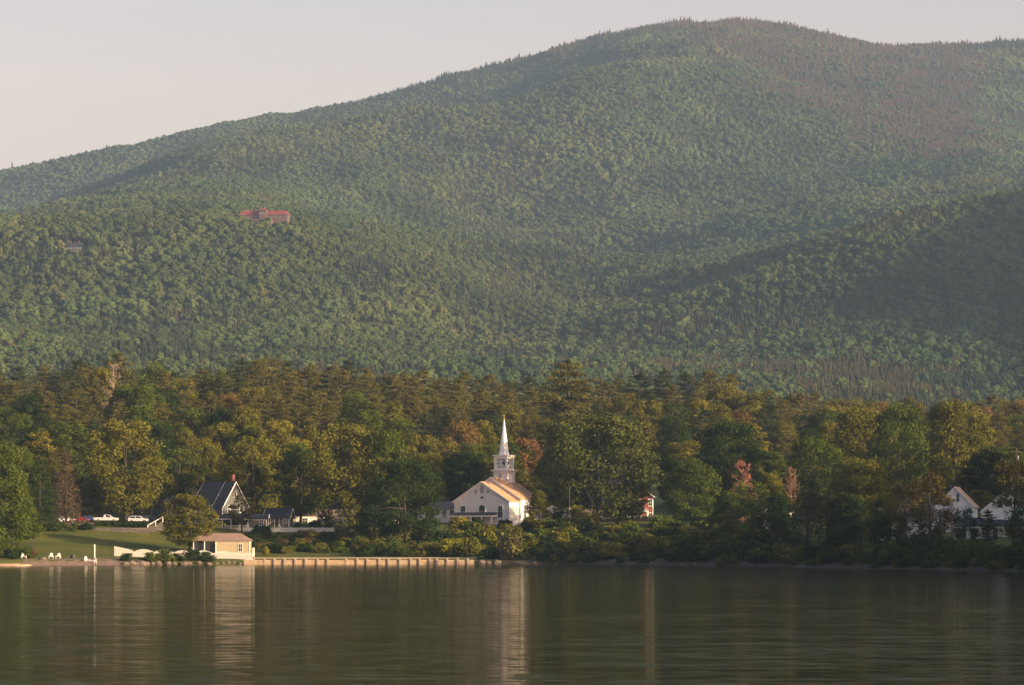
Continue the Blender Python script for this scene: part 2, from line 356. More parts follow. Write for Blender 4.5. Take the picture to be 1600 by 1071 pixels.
def pine(seed, width=.5, base=.22, n=46, leaves=11000, lean=.0):
    """white pine: long plates of needles lifted at the ends, gaps between"""
    rng = np.random.default_rng(seed); cen, rad, segs = [], [], [[((0, 0, -.04), .02), ((0, 0, .3), .016), ((.005, 0, .7), .009), ((0, 0, .98), .003)]]
    z = base
    while z < .97:
        u = (z - base) / (1 - base); m_ = int(rng.integers(3, 6)) if u < .85 else 3
        a0 = rng.uniform(0, 7)
        for k in range(m_):
            a = a0 + k * 2 * math.pi / m_ + rng.uniform(-.4, .4)
            Lr = width / 2 * (math.sin(math.pi * min(1, .22 + u * .72)) ** .7) * rng.uniform(.55, 1.1)
            if u > .8: Lr = width / 2 * (1.05 - u) * 1.9 * rng.uniform(.7, 1.2)
            rise = rng.uniform(.05, .3) * Lr + .01
            e = np.array([math.cos(a) * Lr, math.sin(a) * Lr, z + rise]); s0 = np.array([0, 0, z])
            segs.append([(tuple(s0), .0045), (tuple(s0 * .5 + e * .5 - np.array([0, 0, rise * .2])), .003), (tuple(e), .001)])
            for q in np.linspace(.35, 1, 4):
                c = s0 + (e - s0) * q + np.array([0, 0, -rise * .3 * (1 - q)]) + rng.normal(0, .008, 3)
                s = rng.uniform(.036, .056) * (1.15 if q > .5 else .8); cen.append(c); rad.append((s, s, s * .38))
        z += rng.uniform(.045, .075)
    for q in range(3): cen.append((0, 0, .955 + q * .015)); rad.append((.02 - .004 * q, .02 - .004 * q, .02))
    per = max(12, leaves // len(cen))
    return foliage_mesh('crown', cen, rad, per, .0115, rng, M['leaf'], bias=.35, up=.5, flat=.6), tubes_mesh('trunk', segs, M['bark'], 6), width
def spruce(seed, width=.42, base=.05, leaves=5200, droop=.25):
    rng = np.random.default_rng(seed); cen, rad = [], []; z = base
    while z < .97:
        u = (z - base) / (1 - base); Lr = width / 2 * (1 - u) ** .85 * rng.uniform(.85, 1.1) + .012
        m_ = max(4, int(11 * (1 - u) + 3)); a0 = rng.uniform(0, 7)
        for k in range(m_):
            a = a0 + k * 2 * math.pi / m_ + rng.uniform(-.2, .2); l2 = Lr * rng.uniform(.75, 1.12)
            for q in (.5, .85):
                cen.append((math.cos(a) * l2 * q, math.sin(a) * l2 * q, z - droop * l2 * q)); s = .026 + .018 * (1 - u); rad.append((s, s, s * .5))
        z += .035
    return foliage_mesh('crown', cen, rad, max(8, leaves // len(cen)), .012, rng, M['leaf'], bias=.45, up=.2, flat=.6), tubes_mesh('trunk', [[((0, 0, -.04), .016), ((0, 0, .5), .009), ((0, 0, .99), .002)]], M['bark'], 6), width
def bare(seed, width=.45, mat='dead_twig', leaves=900):
    rng = random.Random(seed); segs = [[((0, 0, -.04), .016), ((0, 0, .4), .011), ((.01, 0, .75), .006), ((0, 0, 1), .002)]]; tips = []
    for i in range(44):
        z = rng.uniform(.2, .95); u = (z - .2) / .8; l = width / 2 * (1 - u * .75) * rng.uniform(.6, 1.1); a = rng.uniform(0, 6.28)
        e = Vector((math.cos(a) * l, math.sin(a) * l, z + l * rng.uniform(.3, .9))); mid = Vector((0, 0, z)).lerp(e, .5)
        segs.append([((0, 0, z), .004), (mid, .003), (e, .0015)]); tips += [e, mid]
        for k in range(3):
            q = Vector((0, 0, z)).lerp(e, rng.uniform(.4, .9)); t = q + Vector((rng.uniform(-1, 1), rng.uniform(-1, 1), rng.uniform(.2, 1))).normalized() * l * .4
            segs.append([(q, .002), (t, .0012)]); tips.append(t)
    r2 = np.random.default_rng(seed)
    return foliage_mesh('crown', [tuple(t) for t in tips], [(.02, .02, .02)] * len(tips), max(3, leaves // len(tips)), .008, r2, M['leaf'], bias=.3), tubes_mesh('trunk', segs, M[mat], 5), width
PROTO = {
 'oak': [broadleaf(11, .95, .04, 'round', 80, 11000, .0155, .088), broadleaf(12, .9, .14, 'round', 75, 10000, .0155, .09), broadleaf(13, .85, .12, 'round', 80, 10000, .0155, .082)],
 'maple': [broadleaf(21, .72, .14, 'oval', 70, 8000, .016, .078), broadleaf(22, .66, .12, 'oval', 66, 7500, .016, .075), broadleaf(23, .6, .16, 'top', 60, 7000, .016, .075), broadleaf(24, .7, .1, 'cone', 66, 7500, .016, .075)],
 'thin': [broadleaf(31, .55, .25, 'top', 42, 2600, .015, .07), broadleaf(32, .5, .2, 'oval', 40, 2600, .015, .065)],
 'pine': [pine(41, .56), pine(42, .48, .2), pine(43, .62, .3), pine(44, .5, .32), pine(45, .4, .15), pine(46, .66, .35), pine(47, .45, .12)],
 'spruce': [spruce(51), spruce(52, .5, droop=.1)],
 'bare': [bare(61, .6, leaves=2600), bare(62, .55, 'pale_bark', 200)],
}
def measure(pr):
    k = len(pr[0].vertices); v = np.empty(k * 3); pr[0].vertices.foreach_get('co', v); v = v.reshape(-1, 3)
    return (pr[0], pr[1], float(np.percentile(np.abs(v[:, :2]), 98.5) * 2), float(v[:, 2].max()))
PROTO = {k: [measure(q) for q in l] for k, l in PROTO.items()}
def shrub_mesh(seed, nc=13, leaves=1500, clump=.30, leaf=.055):
    rng = np.random.default_rng(seed); cen, rad = [], []
    for i in range(nc):
        a = rng.uniform(0, 6.28); z = rng.uniform(.1, .75); r = .42 * math.sqrt(rng.uniform(0, 1)) * (1.1 - z * .7); s = clump * rng.uniform(.6, 1.1)
        cen.append((r * math.cos(a), r * math.sin(a), z)); rad.append((s, s, s * .85))
    return foliage_mesh('shrub', cen, rad, leaves // nc, leaf, rng, M['leaf'], tonevar=.28)
SHRUB = [shrub_mesh(70 + i) for i in range(5)]
def globe_mesh(seed): return foliage_mesh('topiary', [(0, 0, .5)], [(.5, .5, .5)], 1800, .05, np.random.default_rng(seed), M['leaf'], bias=.8)
prng = random.Random(5)
TREES = []   # every tree of the near wood, for its label
COLN = {'pine': 'white pine', 'spruce': 'spruce', 'oak': 'broad leafy tree', 'maple': 'leafy tree', 'thin': 'thinly leaved tree', 'bare': 'bare-branched tree'}
def tree(kind, px, Y, top, wpx=None, color=(.08, .09, .02), label=None, var=None, zbase=None, zone=None, group=None, tone=''):
    x = XW(px, Y); z = G(x, Y) if zbase is None else zbase; h = max(3.0, ZW(top, Y) - z)
    pr = PROTO[kind][prng.randrange(len(PROTO[kind])) if var is None else var]
    h /= pr[3]; wd = pr[2] * h if wpx is None else wpx / F * Y
    sc = wd / (pr[2] * h); name = {'pine': 'pine_tree', 'spruce': 'spruce_tree', 'bare': 'dead_tree'}.get(kind, 'leafy_tree')
    e = thing(name, label, {'pine': 'pine tree', 'spruce': 'spruce tree', 'bare': 'dead tree'}.get(kind, 'tree'), (x, Y, z), prng.uniform(0, 360), group)
    e.scale = (h * sc, h * sc, h)
    c = bpy.data.objects.new('crown', pr[0]); COL.objects.link(c); c.parent = e; c.color = tuple(color) + (1,)
    t = bpy.data.objects.new('trunk', pr[1]); COL.objects.link(t); t.parent = e
    TREES.append(dict(o=e, kind=kind, px=px, Y=Y, top=top, zone=zone, label=label, tone=tone)); return e
OLIVE, GREEN, DARK, PINEC, PINEB, GOLD, ORANGE, RUST, BLUEG = (.112, .112, .018), (.066, .090, .015), (.028, .048, .011), (.102, .102, .026), (.108, .102, .026), (.148, .138, .020), (.13, .095, .03), (.16, .085, .03), (.044, .060, .024)
TONE = {OLIVE: 'olive green', GREEN: 'mid green', DARK: 'dark green', PINEC: 'dull green', PINEB: 'brownish green', GOLD: 'yellow green', ORANGE: 'orange brown', RUST: 'rusty', BLUEG: 'dark bluish'}
def T(kind, px, Y, top, wpx, c, label, var=None, **k): return tree(kind, px, Y, top, wpx, c, label, var, tone=TONE.get(c, ''), **k)
# ------------------------------------------------------------ the named trees round the village
T('oak', -2, 585, 688, 105, GREEN, 'big green tree filling the left edge of the shore', 0)
T('maple', 30, 600, 745, 60, GREEN, 'smaller leafy tree beside the white beach chair at the left edge', 3)
T('spruce', 62, 628, 698, 66, DARK, 'nearly black spruce left of the parked cars', 0)
T('spruce', 103, 640, 706, 52, (.10, .075, .045), 'half dead brownish grey spruce behind the parked cars', 0)
T('maple', 138, 668, 752, 46, GREEN, 'low green tree between the brown spruce and the pickup', 1)
T('oak', 197, 668, 652, 128, OLIVE, 'large sunlit maple over the white pickup and the white car', 1)
T('maple', 296, 604, 770, 82, OLIVE, 'round young tree behind the scalloped fence in front of the grey house', 0)
T('thin', 378, 648, 772, 40, (.07, .075, .025), 'thin young tree at the right corner of the grey house', 1)
T('oak', 395, 690, 680, 112, OLIVE, 'olive maple rising behind the grey house and the small shed', 2)
T('maple', 470, 672, 690, 80, GREEN, 'dark leafy tree above the long white garage', 1)
T('oak', 545, 655, 657, 130, OLIVE, 'large olive maple left of the dark green tree above the sea wall', 0)
T('maple', 602, 650, 668, 66, GREEN, 'tall narrow leafy tree against the right side of the large olive maple', 2)
T('oak', 632, 628, 712, 118, DARK, 'dense dark green tree reaching the bank left of the church', 1)
T('maple', 585, 640, 770, 62, GREEN, 'lower leafy tree left of the dense dark green tree by the bank', 3)
T('maple', 715, 735, 716, 66, GREEN, 'mid green tree behind the left roof slope of the church', 0)
T('thin', 720, 752, 655, 58, (.14, .098, .032), 'thin orange brown tree behind the church, left of its spire', 0)
T('maple', 822, 738, 683, 66, (.17, .095, .038), 'rusty orange tree just right of the church spire', 0)
T('maple', 752, 770, 655, 56, OLIVE, 'olive leafy tree behind the church spire to its left', 1)
T('maple', 842, 655, 764, 42, OLIVE, 'small tree standing against the right side of the church', 3)
T('oak', 935, 672, 640, 190, (.068, .080, .020), 'huge rounded oak right of the church', 0)
T('oak', 872, 690, 690, 70, GREEN, 'leafy tree half hidden behind the left side of the huge oak', 2)
T('maple', 989, 674, 742, 48, OLIVE, 'leafy tree hanging over the left side of the red brick building', 1)
T('pine', 888, 790, 560, 92, PINEC, 'tallest white pine, sticking up above the wood behind the huge oak', 4)
T('oak', 1080, 640, 714, 92, GREEN, 'rounded leafy tree right of the red brick building', 2)
T('oak', 1140, 690, 652, 112, DARK, 'dense dark tree on the slope behind the reddish dead tree', 1)
T('bare', 1160, 600, 718, 44, (.32, .15, .10), 'reddish brown dead tree with bare twigs above the shore', 0)
T('maple', 1206, 668, 738, 44, GOLD, 'light green small tree right of the reddish dead tree', 1)
T('spruce', 1262, 548, 722, 86, BLUEG, 'dark wide hemlock with layered boughs on the right shore', 1)
T('oak', 1270, 650, 680, 100, GREEN, 'rounded tree on the slope behind the dark hemlock', 0)
T('bare', 1236, 630, 728, 32, (.20, .13, .08), 'brownish dead tree left of the dark hemlock top', 0)
T('maple', 1222, 592, 768, 44, OLIVE, 'olive tree in front of the hidden white gable left of the hemlock', 1)
T('thin', 1508, 500, 790, 40, DARK, 'dark thin tree before the left end of the porch', 1)
T('thin', 1175, 572, 750, 66, GREEN, 'thin shoreline tree under the reddish dead tree', 0)
T('maple', 1145, 584, 765, 66, GREEN, 'leafy shoreline tree left of the thin shoreline tree', 1)
T('maple', 1215, 566, 765, 60, DARK, 'dark shoreline tree between thin tree and hemlock', 3)
T('oak', 1345, 545, 712, 108, OLIVE, 'orange tipped olive tree right of the dark hemlock', 1)
T('maple', 1318, 528, 770, 62, DARK, 'dark low shoreline tree in front of the orange tipped olive tree', 2)
T('maple', 1385, 520, 775, 60, DARK, 'dark shoreline tree left of the hidden white house', 0)
T('thin', 1415, 512, 748, 62, (.09, .075, .022), 'brownish thin tree in front of the hidden white house', 0)
T('thin', 1452, 508, 735, 66, (.10, .078, .022), 'brownish thin tree left of the steep white gable', 1)
T('bare', 1487, 520, 778, 40, (.05, .045, .03), 'dark bare tree in front of the steep white gable', 0)
T('thin', 1452, 488, 815, 56, DARK, 'low dark tree at the water left of the porch', 1)
T('pine', 1543, 492, 796, 30, DARK, 'young dark evergreen in front of the white house with the porch', 4)
T('thin', 1585, 496, 715, 66, (.09, .075, .022), 'brownish thin tree at the right edge beside the porch house', 0)
T('thin', 1596, 484, 790, 50, DARK, 'dark thin tree at the right edge of the shore', 1)
T('maple', 1530, 640, 765, 46, GOLD, 'small yellow green tree between the two white gables', 0)
T('oak', 1490, 690, 622, 118, OLIVE, 'great olive tree above the steep white gable', 0)
T('oak', 1405, 668, 625, 100, GREEN, 'great green tree left of the great olive tree on the right slope', 1)
T('oak', 1345, 690, 634, 116, OLIVE, 'wide olive tree above the orange tipped olive tree', 2)
T('maple', 1545, 672, 700, 76, DARK, 'dark tree behind the right hand white house', 1)
T('bare', 178, 850, 566, 44, (.30, .20, .14), 'pale bare-branched birch on the left skyline of the near wood', 1)
# the rows of the wood behind: depth, top line, spacing, species mix
topx = [-150, 0, 60, 200, 290, 400, 520, 600, 700, 800, 860, 920, 1000, 1100, 1160, 1240, 1300, 1450, 1540, 1600, 1780]
topy = [578, 578, 572, 553, 572, 553, 563, 573, 578, 585, 590, 583, 585, 577, 588, 606, 612, 626, 622, 612, 605]
rows = [('skyline', 960, 0, 31, .8), ('upper', 900, 14, 34, .72), ('high', 845, 38, 36, .52), ('middle', 795, 64, 40, .42), ('lower', 745, 92, 46, .32), ('foot', 712, 122, 52, .2)]
for ri, (zone, Yr, drop, sp, conif) in enumerate(rows):
    px = -90 + prng.uniform(0, 20)
    while px < 1690:
        Y = Yr + prng.uniform(-20, 20); top = np.interp(px, topx, topy) + drop * (1 if px < 1250 else .72) + prng.uniform(-7, 12)
        cf = conif * (1.25 if 380 < px < 1150 else .75 if px < 380 else .55)
        ok = True
        if 1020 < px < 1046 and ri >= 4: ok = False          # mown strip beside the brick building
        if ri >= 4 and 860 < px < 1010: ok = False           # hidden by the huge oak
        if ok:
            if prng.random() < cf:
                T('pine', px, Y, top, None, prng.choice([PINEC, PINEB, PINEB, BLUEG] if 380 < px < 1150 else [PINEC, PINEC, BLUEG, PINEB]), None, zone=zone)
            else:
                T(prng.choice(['maple', 'maple', 'oak', 'thin']), px, Y, top + 6, prng.uniform(46, 72), prng.choice([OLIVE, OLIVE, GREEN, GREEN, DARK, GOLD] if prng.random() > .06 else [(.13, .09, .03)]), None, zone=zone)
        px += sp * prng.uniform(.75, 1.25)
# labels of the wood trees
LM = [(-200, 'left edge'), (60, 'dead spruce'), (200, 'big maple by pickup'), (330, 'grey house'), (434, 'small grey shed'), (545, 'large olive maple'), (632, 'dense dark green tree'), (752, 'church gable'), (820, 'rusty orange tree'), (935, 'huge oak'), (1035, 'brick building'), (1150, 'reddish dead tree'), (1262, 'dark hemlock'), (1365, 'orange tipped olive tree'), (1495, 'steep white gable'), (1590, 'right edge')]
ROWN = {'skyline': 'on the skyline', 'upper': 'just under the skyline', 'high': 'high on the slope', 'middle': 'halfway up the slope', 'lower': 'low on the slope', 'foot': 'at the foot of the slope'}
byk = {}
for t in TREES:
    if t['label'] is None:
        lm = min(LM, key=lambda q: abs(q[0] - t['px']))[1]; byk.setdefault((t['zone'], t['kind'], t['tone'], lm), []).append(t)
ORD = ['leftmost', 'second', 'third', 'fourth', 'fifth', 'sixth']
for (zone, kind, tone, lm), ts in byk.items():
    ts.sort(key=lambda q: q['px'])
    for i, t in enumerate(ts):
        pre = '' if len(ts) == 1 else (ORD[i] + ' ')
        t['o']['label'] = pre + f"{tone} {COLN[kind]} {ROWN[zone]} above {lm}"; t['o']['group'] = 'trees of the wood behind the village'

# ------------------------------------------------------------ shrubs of the bank and the shore
SH = []
NTH = 'second third fourth fifth sixth seventh eighth ninth tenth eleventh twelfth thirteenth fourteenth fifteenth sixteenth seventeenth eighteenth nineteenth twentieth'.split() + [a_ + '-' + b_ for a_ in ('twenty', 'thirty') for b_ in 'first second third fourth fifth sixth seventh eighth ninth'.split()]
def shrub(px, Y, wpx, hpx, c, label=None, zone=None, mesh=None, dz=-.15, name='shrub', cat='shrub'):
    if zone and 985 < px < 1028 and Y > 625: return
    x = XW(px, Y); z = G(x, Y); o = bpy.data.objects.new(name, mesh or SHRUB[prng.randrange(5)]); COL.objects.link(o)
    o.location = (x, Y, z + dz); s = wpx / F * Y; o.scale = (s, s * prng.uniform(.8, 1.1), hpx / F * Y); o.rotation_euler = (0, 0, prng.uniform(0, 6)); o.color = tuple(c) + (1,)
    tag(o, label, cat); SH.append((o, px, Y, zone, TONE.get(c, 'green'))); return o
for i, (px, w_, h_, c) in enumerate([(198, 22, 15, DARK), (236, 34, 16, GREEN), (256, 36, 22, GREEN), (279, 30, 14, GREEN), (302, 36, 20, DARK), (322, 30, 16, DARK)]):
    shrub(px, float(shore(px)) + 2.2, w_, h_, c, ['small dark', 'low rounded', 'tallest bright', 'low spiky', 'large dark', 'rightmost dark'][i] + ' shrub among the rocks before the scalloped fence')
shrub(415, 603, 13, 15, GOLD, 'clipped golden globe shrub on the grassy bank below the shed', mesh=globe_mesh(3), name='globe_shrub')
shrub(44, 576, 24, 16, (.14, .06, .035), 'reddish bush beside the white chair at the left edge of the lawn')
shrub(797, 592, 50, 48, (.17, .16, .05), 'pale willow bush leaning over the water below the church')
shrub(770, 593, 46, 22, DARK, 'low dark bush at the right end of the sea wall')
shrub(790, 658, 34, 16, DARK, 'dark rounded bush in front of the church right corner'); shrub(746, 660, 26, 17, DARK, 'dark bush growing against the church porch')
shrub(490, 655, 24, 16, DARK, 'dark bush in front of the long white garage', dz=0); shrub(516, 655, 18, 12, DARK, 'smaller dark bush beside the long white garage')
shrub(466, 655, 14, 13, DARK, 'dark bush between the shed and the garage')
def bank(zone, p0, p1, s0, s1, n_, w0, w1, cols, hf=.62):
    for i in range(n_):
        px = p0 + (p1 - p0) * (i + prng.random()) / n_; s = prng.uniform(s0, s1); Y = float(shore(px)) + s; wd = prng.uniform(w0, w1)
        shrub(px, Y, wd, wd * prng.uniform(hf * .8, hf * 1.25), prng.choice(cols), None, zone)
YG = (.16, .165, .022); TONE[YG] = 'bright yellow green'; DB = (.10, .07, .03); TONE[DB] = 'brownish'
bank('the garden bank below the picket fence', 388, 560, 22, 57, 50, 16, 30, [GREEN, DARK, OLIVE, DB, DARK])
bank('the bank under the dense dark green tree', 560, 690, 12, 44, 30, 26, 38, [GREEN, DARK, OLIVE])
bank('the bright bank below the church', 686, 880, 10, 66, 62, 28, 44, [YG, YG, GREEN, GOLD, OLIVE, DARK])
bank('the shore below the huge oak', 850, 1040, 6, 72, 62, 32, 50, [GREEN, OLIVE, GREEN, DARK, GOLD])
bank('the shore below the brick building', 1000, 1180, 5, 72, 50, 36, 54, [GREEN, OLIVE, DARK, GREEN])
bank('the dark shore at the hemlock', 1150, 1400, 3, 26, 30, 34, 52, [DARK, GREEN, OLIVE])
bank('the dark shore before the right hand houses', 1380, 1640, 2, 22, 28, 36, 56, [DARK, GREEN, GREEN], .7)
bank('the waterline right of the church', 800, 1660, 0.5, 4, 52, 20, 34, [GREEN, DARK, OLIVE, DARK], .5)
bank('the slope left of the stone wall', 40, 140, 66, 78, 8, 18, 26, [DARK, GREEN], .5)
bank('the left edge of the beach', -30, 40, 4, 22, 7, 24, 36, [DARK, GREEN])
grp = {}
for o, px, Y, zone, tn in SH:
    if zone: grp.setdefault((zone, tn), []).append((px, Y, o))
for (zone, tn), l in grp.items():
    l.sort(key=lambda q: q[0])
    for i, (px, Y, o) in enumerate(l):
        pos = 'leftmost' if i == 0 else 'rightmost' if i == len(l) - 1 else NTH[i - 1] + ' from left'
        o['label'] = (f"{pos} {tn} shrub on {zone}" if len(l) > 1 else f"only {tn} shrub on {zone}"); o['group'] = 'shrubs of the bank and the shore'
# hedge on top of the stone wall
hm = foliage_mesh('hedge', [(x_, prng.uniform(-.3, .3), .6) for x_ in np.linspace(-5.6, 5.6, 22)], [(.6, .8, .7)] * 22, 180, .16, np.random.default_rng(8), M['leaf'])
hg = bpy.data.objects.new('hedge', hm); COL.objects.link(hg); hg.location = (XW(190, 643), 643, G(XW(190, 643), 643)); hg.color = DARK + (1,); tag(hg, 'dark clipped hedge above the dry stone wall below the cars', 'hedge')

# ------------------------------------------------------------ far woods on the hills: nobody could count them
def ico_blob(seed, n=1):
    import bmesh
    bm = bmesh.new(); bmesh.ops.create_icosphere(bm, subdivisions=n, radius=1); rng = random.Random(seed)
    for v in bm.verts: v.co *= rng.uniform(.8, 1.1)
    V = np.array([v.co[:] for v in bm.verts]); Fc = [[v.index for v in f.verts] for f in bm.faces]; bm.free(); return V, Fc
def far_broad(seed):
    rng = np.random.default_rng(seed); V, Fc = ico_blob(seed); V = V * np.array([.62, .62, .6]) + np.array([0, 0, 1.3])
    cen, rad = [], []
    for i in range(9):
        d = rng.normal(size=3); d[2] = abs(d[2]) * .8; d /= np.linalg.norm(d); cen.append(d * .55 + np.array([0, 0, 1.35])); s = rng.uniform(.34, .5); rad.append((s, s, s * .8))
    me = foliage_mesh('far_crown', cen, rad, 9, .17, rng, M['hill_leaf'], bias=.75, tonevar=.15)
    BV, BF2 = [V], [list(f) for f in Fc]
    off = len(V)
    for c_, r_ in zip(cen, rad):
        v2, f2 = ico_blob(int(rng.integers(1e6)), 1); BV.append(v2 * np.array(r_) * .95 + np.array(c_)); BF2 += [[a_ + off for a_ in f] for f in f2]; off += len(v2)
    return join_mass(me, np.vstack(BV), BF2, 1.0)
def join_mass(me, V, Fc, tone):
    v0 = np.empty(len(me.vertices) * 3); me.vertices.foreach_get('co', v0); v0 = v0.reshape(-1, 3); f0 = [list(p_.vertices) for p_ in me.polygons]
    c0 = np.empty(len(v0) * 4, np.float32); me.attributes['tone'].data.foreach_get('color', c0)
    off = len(v0); m2 = bpy.data.meshes.new(me.name); m2.from_pydata(np.vstack([v0, V]).tolist(), [], f0 + [[a_ + off for a_ in f] for f in Fc]); m2.materials.append(M['hill_leaf'])
    ca = m2.attributes.new('tone', 'FLOAT_COLOR', 'POINT'); ca.data.foreach_set('color', np.concatenate([c0, np.tile(np.array([tone, tone, tone, 1], np.float32), len(V))])); return m2
def far_conifer(seed):
    rng = np.random.default_rng(seed); V, Fc = [], []
    for k in range(5):
        z0 = .5 + k * .62; r = .62 * (1 - k / 6.2) * rng.uniform(.85, 1.15); b = len(V)
        for i in range(7):
            a = i / 7 * 6.283 + rng.uniform(-.2, .2); q = r * rng.uniform(.7, 1.2); V.append((q * math.cos(a), q * math.sin(a), z0 - .12 * rng.random()))
        V.append((rng.uniform(-.04, .04), 0, z0 + 1.0)); Fc += [[b + i, b + (i + 1) % 7, b + 7] for i in range(7)]
    cen = [(rng.uniform(-.25, .25), rng.uniform(-.25, .25), rng.uniform(.8, 2.8)) for i in range(7)]
    me = foliage_mesh('far_conifer', cen, [(.28, .28, .3)] * 7, 8, .2, rng, M['hill_leaf'], bias=.5)
    return join_mass(me, np.array(V), Fc, .95)
protos = [far_broad(s_) for s_ in (1, 2, 3)] + [far_conifer(s_) for s_ in (4, 5)]
rng = np.random.default_rng(77)
def horizon_scan():
    """smallest photo row (highest line of sight) reached so far, per column and distance"""
    P = HZ - (TZ + 11 - EYE) / TY * F
    P = np.where(TY < 1400, 1e4, P); return np.minimum.accumulate(P, 0), P
PM, PP = horizon_scan()
pts = []; SP = 7.2
NP = int((8.2e3 * 0 + 1) )
def scatter(y0, y1, pxa, pxb, spacing, cull=True):
    # uniform over ground area: density grows with distance along a column fan
    area = (y1 ** 2 - y0 ** 2) / 2 * (pxb - pxa) / F; n_ = int(area / spacing ** 2)
    Y = np.sqrt(rng.uniform(y0 ** 2, y1 ** 2, n_)); px = rng.uniform(pxa, pxb, n_); x = (px - 800) / F * Y
    if cull:
        i = np.clip(np.searchsorted(YD, Y) - 1, 0, len(YD) - 2); j = np.clip(np.interp(px, XD, np.arange(len(XD))).astype(int), 0, len(XD) - 1)
        vis = PP[i, j] < PM[np.maximum(i - 2, 0), j] + 14
        Y, px, x = Y[vis], px[vis], x[vis]
    return x, Y, px
xs, Ys, pxs = [], [], []
for a_ in ((1850, 6150, -60, 1660, 4.7, True), (1850, 5900, -400, -60, 12, True), (1850, 5900, 1660, 2300, 12, True), (230, 640, 1960, 3600, 9, False)):
    x_, Y_, p_ = scatter(*a_); xs.append(x_); Ys.append(Y_); pxs.append(p_)
x_, Y_, p_ = np.concatenate(xs), np.concatenate(Ys), np.concatenate(pxs)
keep = ~((np.hypot(x_ - XW(412, 2890), (Y_ - 2899) * 1.5) < 27) | (np.hypot(x_ - XW(115, 2760), (Y_ - 2755) * .5) < 11)) & (Y_ - shore(p_) > 6)
x_, Y_, p_ = x_[keep], Y_[keep], p_[keep]; z_ = H(x_, Y_); py = HZ - (z_ + 8 - EYE) / Y_ * F
# conifer share by place
n1 = vnoise(x_ / 130, Y_ / 130, 9); n2 = vnoise(x_ / 45, Y_ / 45, 10); n3 = vnoise(x_ / 300, Y_ / 300, 12)
con = .07 + .5 * (n1 > .66) + .35 * (n2 > .78)
con += .55 * np.exp(-((p_ - 840) / 230) ** 2 - ((py - 430) / 48) ** 2)
con += .16 * (Y_ < 2300) + .12 * ((py > 500) & (p_ < 800)) + .14 * ((p_ > 900) & (py > 400 + .0 * p_))
skyl = np.interp(p_, [0, 100, 200, 400, 640, 800, 900, 1000, 1080, 1150, 1220, 1300, 1400, 1500, 1600], [262, 235, 210, 170, 128, 94, 67, 42, 33, 30, 32, 47, 68, 63, 58])
con += .75 * ((py - skyl < 16) & (p_ > 500)) 
jit = (n1 - .5) * 90 + (n2 - .5) * 50 + rng.normal(0, 14, len(x_))
brown = (Y_ > 4300) & (p_ + jit > 1050) & (py + jit * .6 < 62 + (p_ - 1060) * .50) & (py < 300) & (p_ + jit * 1.5 < 1540)
con = np.where(brown, .8, con)
isc = rng.random(len(x_)) < np.clip(con, 0, 1)
size = np.where(isc, rng.uniform(1.9, 3.5, len(x_)), (2.5 + 3.9 * rng.random(len(x_)) ** 2.2) * (.85 + .3 * n2)); size = np.where(isc & (py - skyl < 16), size * (.8 + 1.1 * n2 * rng.random(len(x_)) + .25 * (rng.random(len(x_)) < .06)), size)
size = np.where((Y_ < 700), 6, size)
base = np.array([.050, .070, .023])[None, :] * (1 + .28 * (n1[:, None] - .5)) * rng.uniform(.78, 1.25, (len(x_), 1))
base = base * np.array([1, 1, 1]) + (rng.random((len(x_), 1)) < .03) * np.array([.02, .004, .004]) + (n3[:, None] - .5) * np.array([.025, .01, 0])
cc = np.array([.060, .056, .028])[None, :] * rng.uniform(.7, 1.25, (len(x_), 1))
cc = np.where(brown[:, None], np.array([.085, .060, .042])[None, :] * rng.uniform(.75, 1.15, (len(x_), 1)), cc)
n4 = vnoise(x_ / 75, Y_ / 110, 21); n5 = vnoise(x_ / 28, Y_ / 40, 22)
stand = (.62 + .55 * n4 + .28 * n5)[:, None]; base = base * stand * (1 + np.array([.18, 0, -.1]) * (n5[:, None] - .5)); size = size * (.75 + .5 * vnoise(x_ / 55, Y_ / 80, 23))
cc = np.where((n4[:, None] < .5) & ~brown[:, None], cc * np.array([.6, .82, .9]), cc)
tint = np.where(isc[:, None], cc, base); tint = np.where(brown[:, None] & ~isc[:, None], base * .85, tint)
pick = np.where(isc, 3 + rng.integers(0, 2, len(x_)), rng.integers(0, 3, len(x_)))
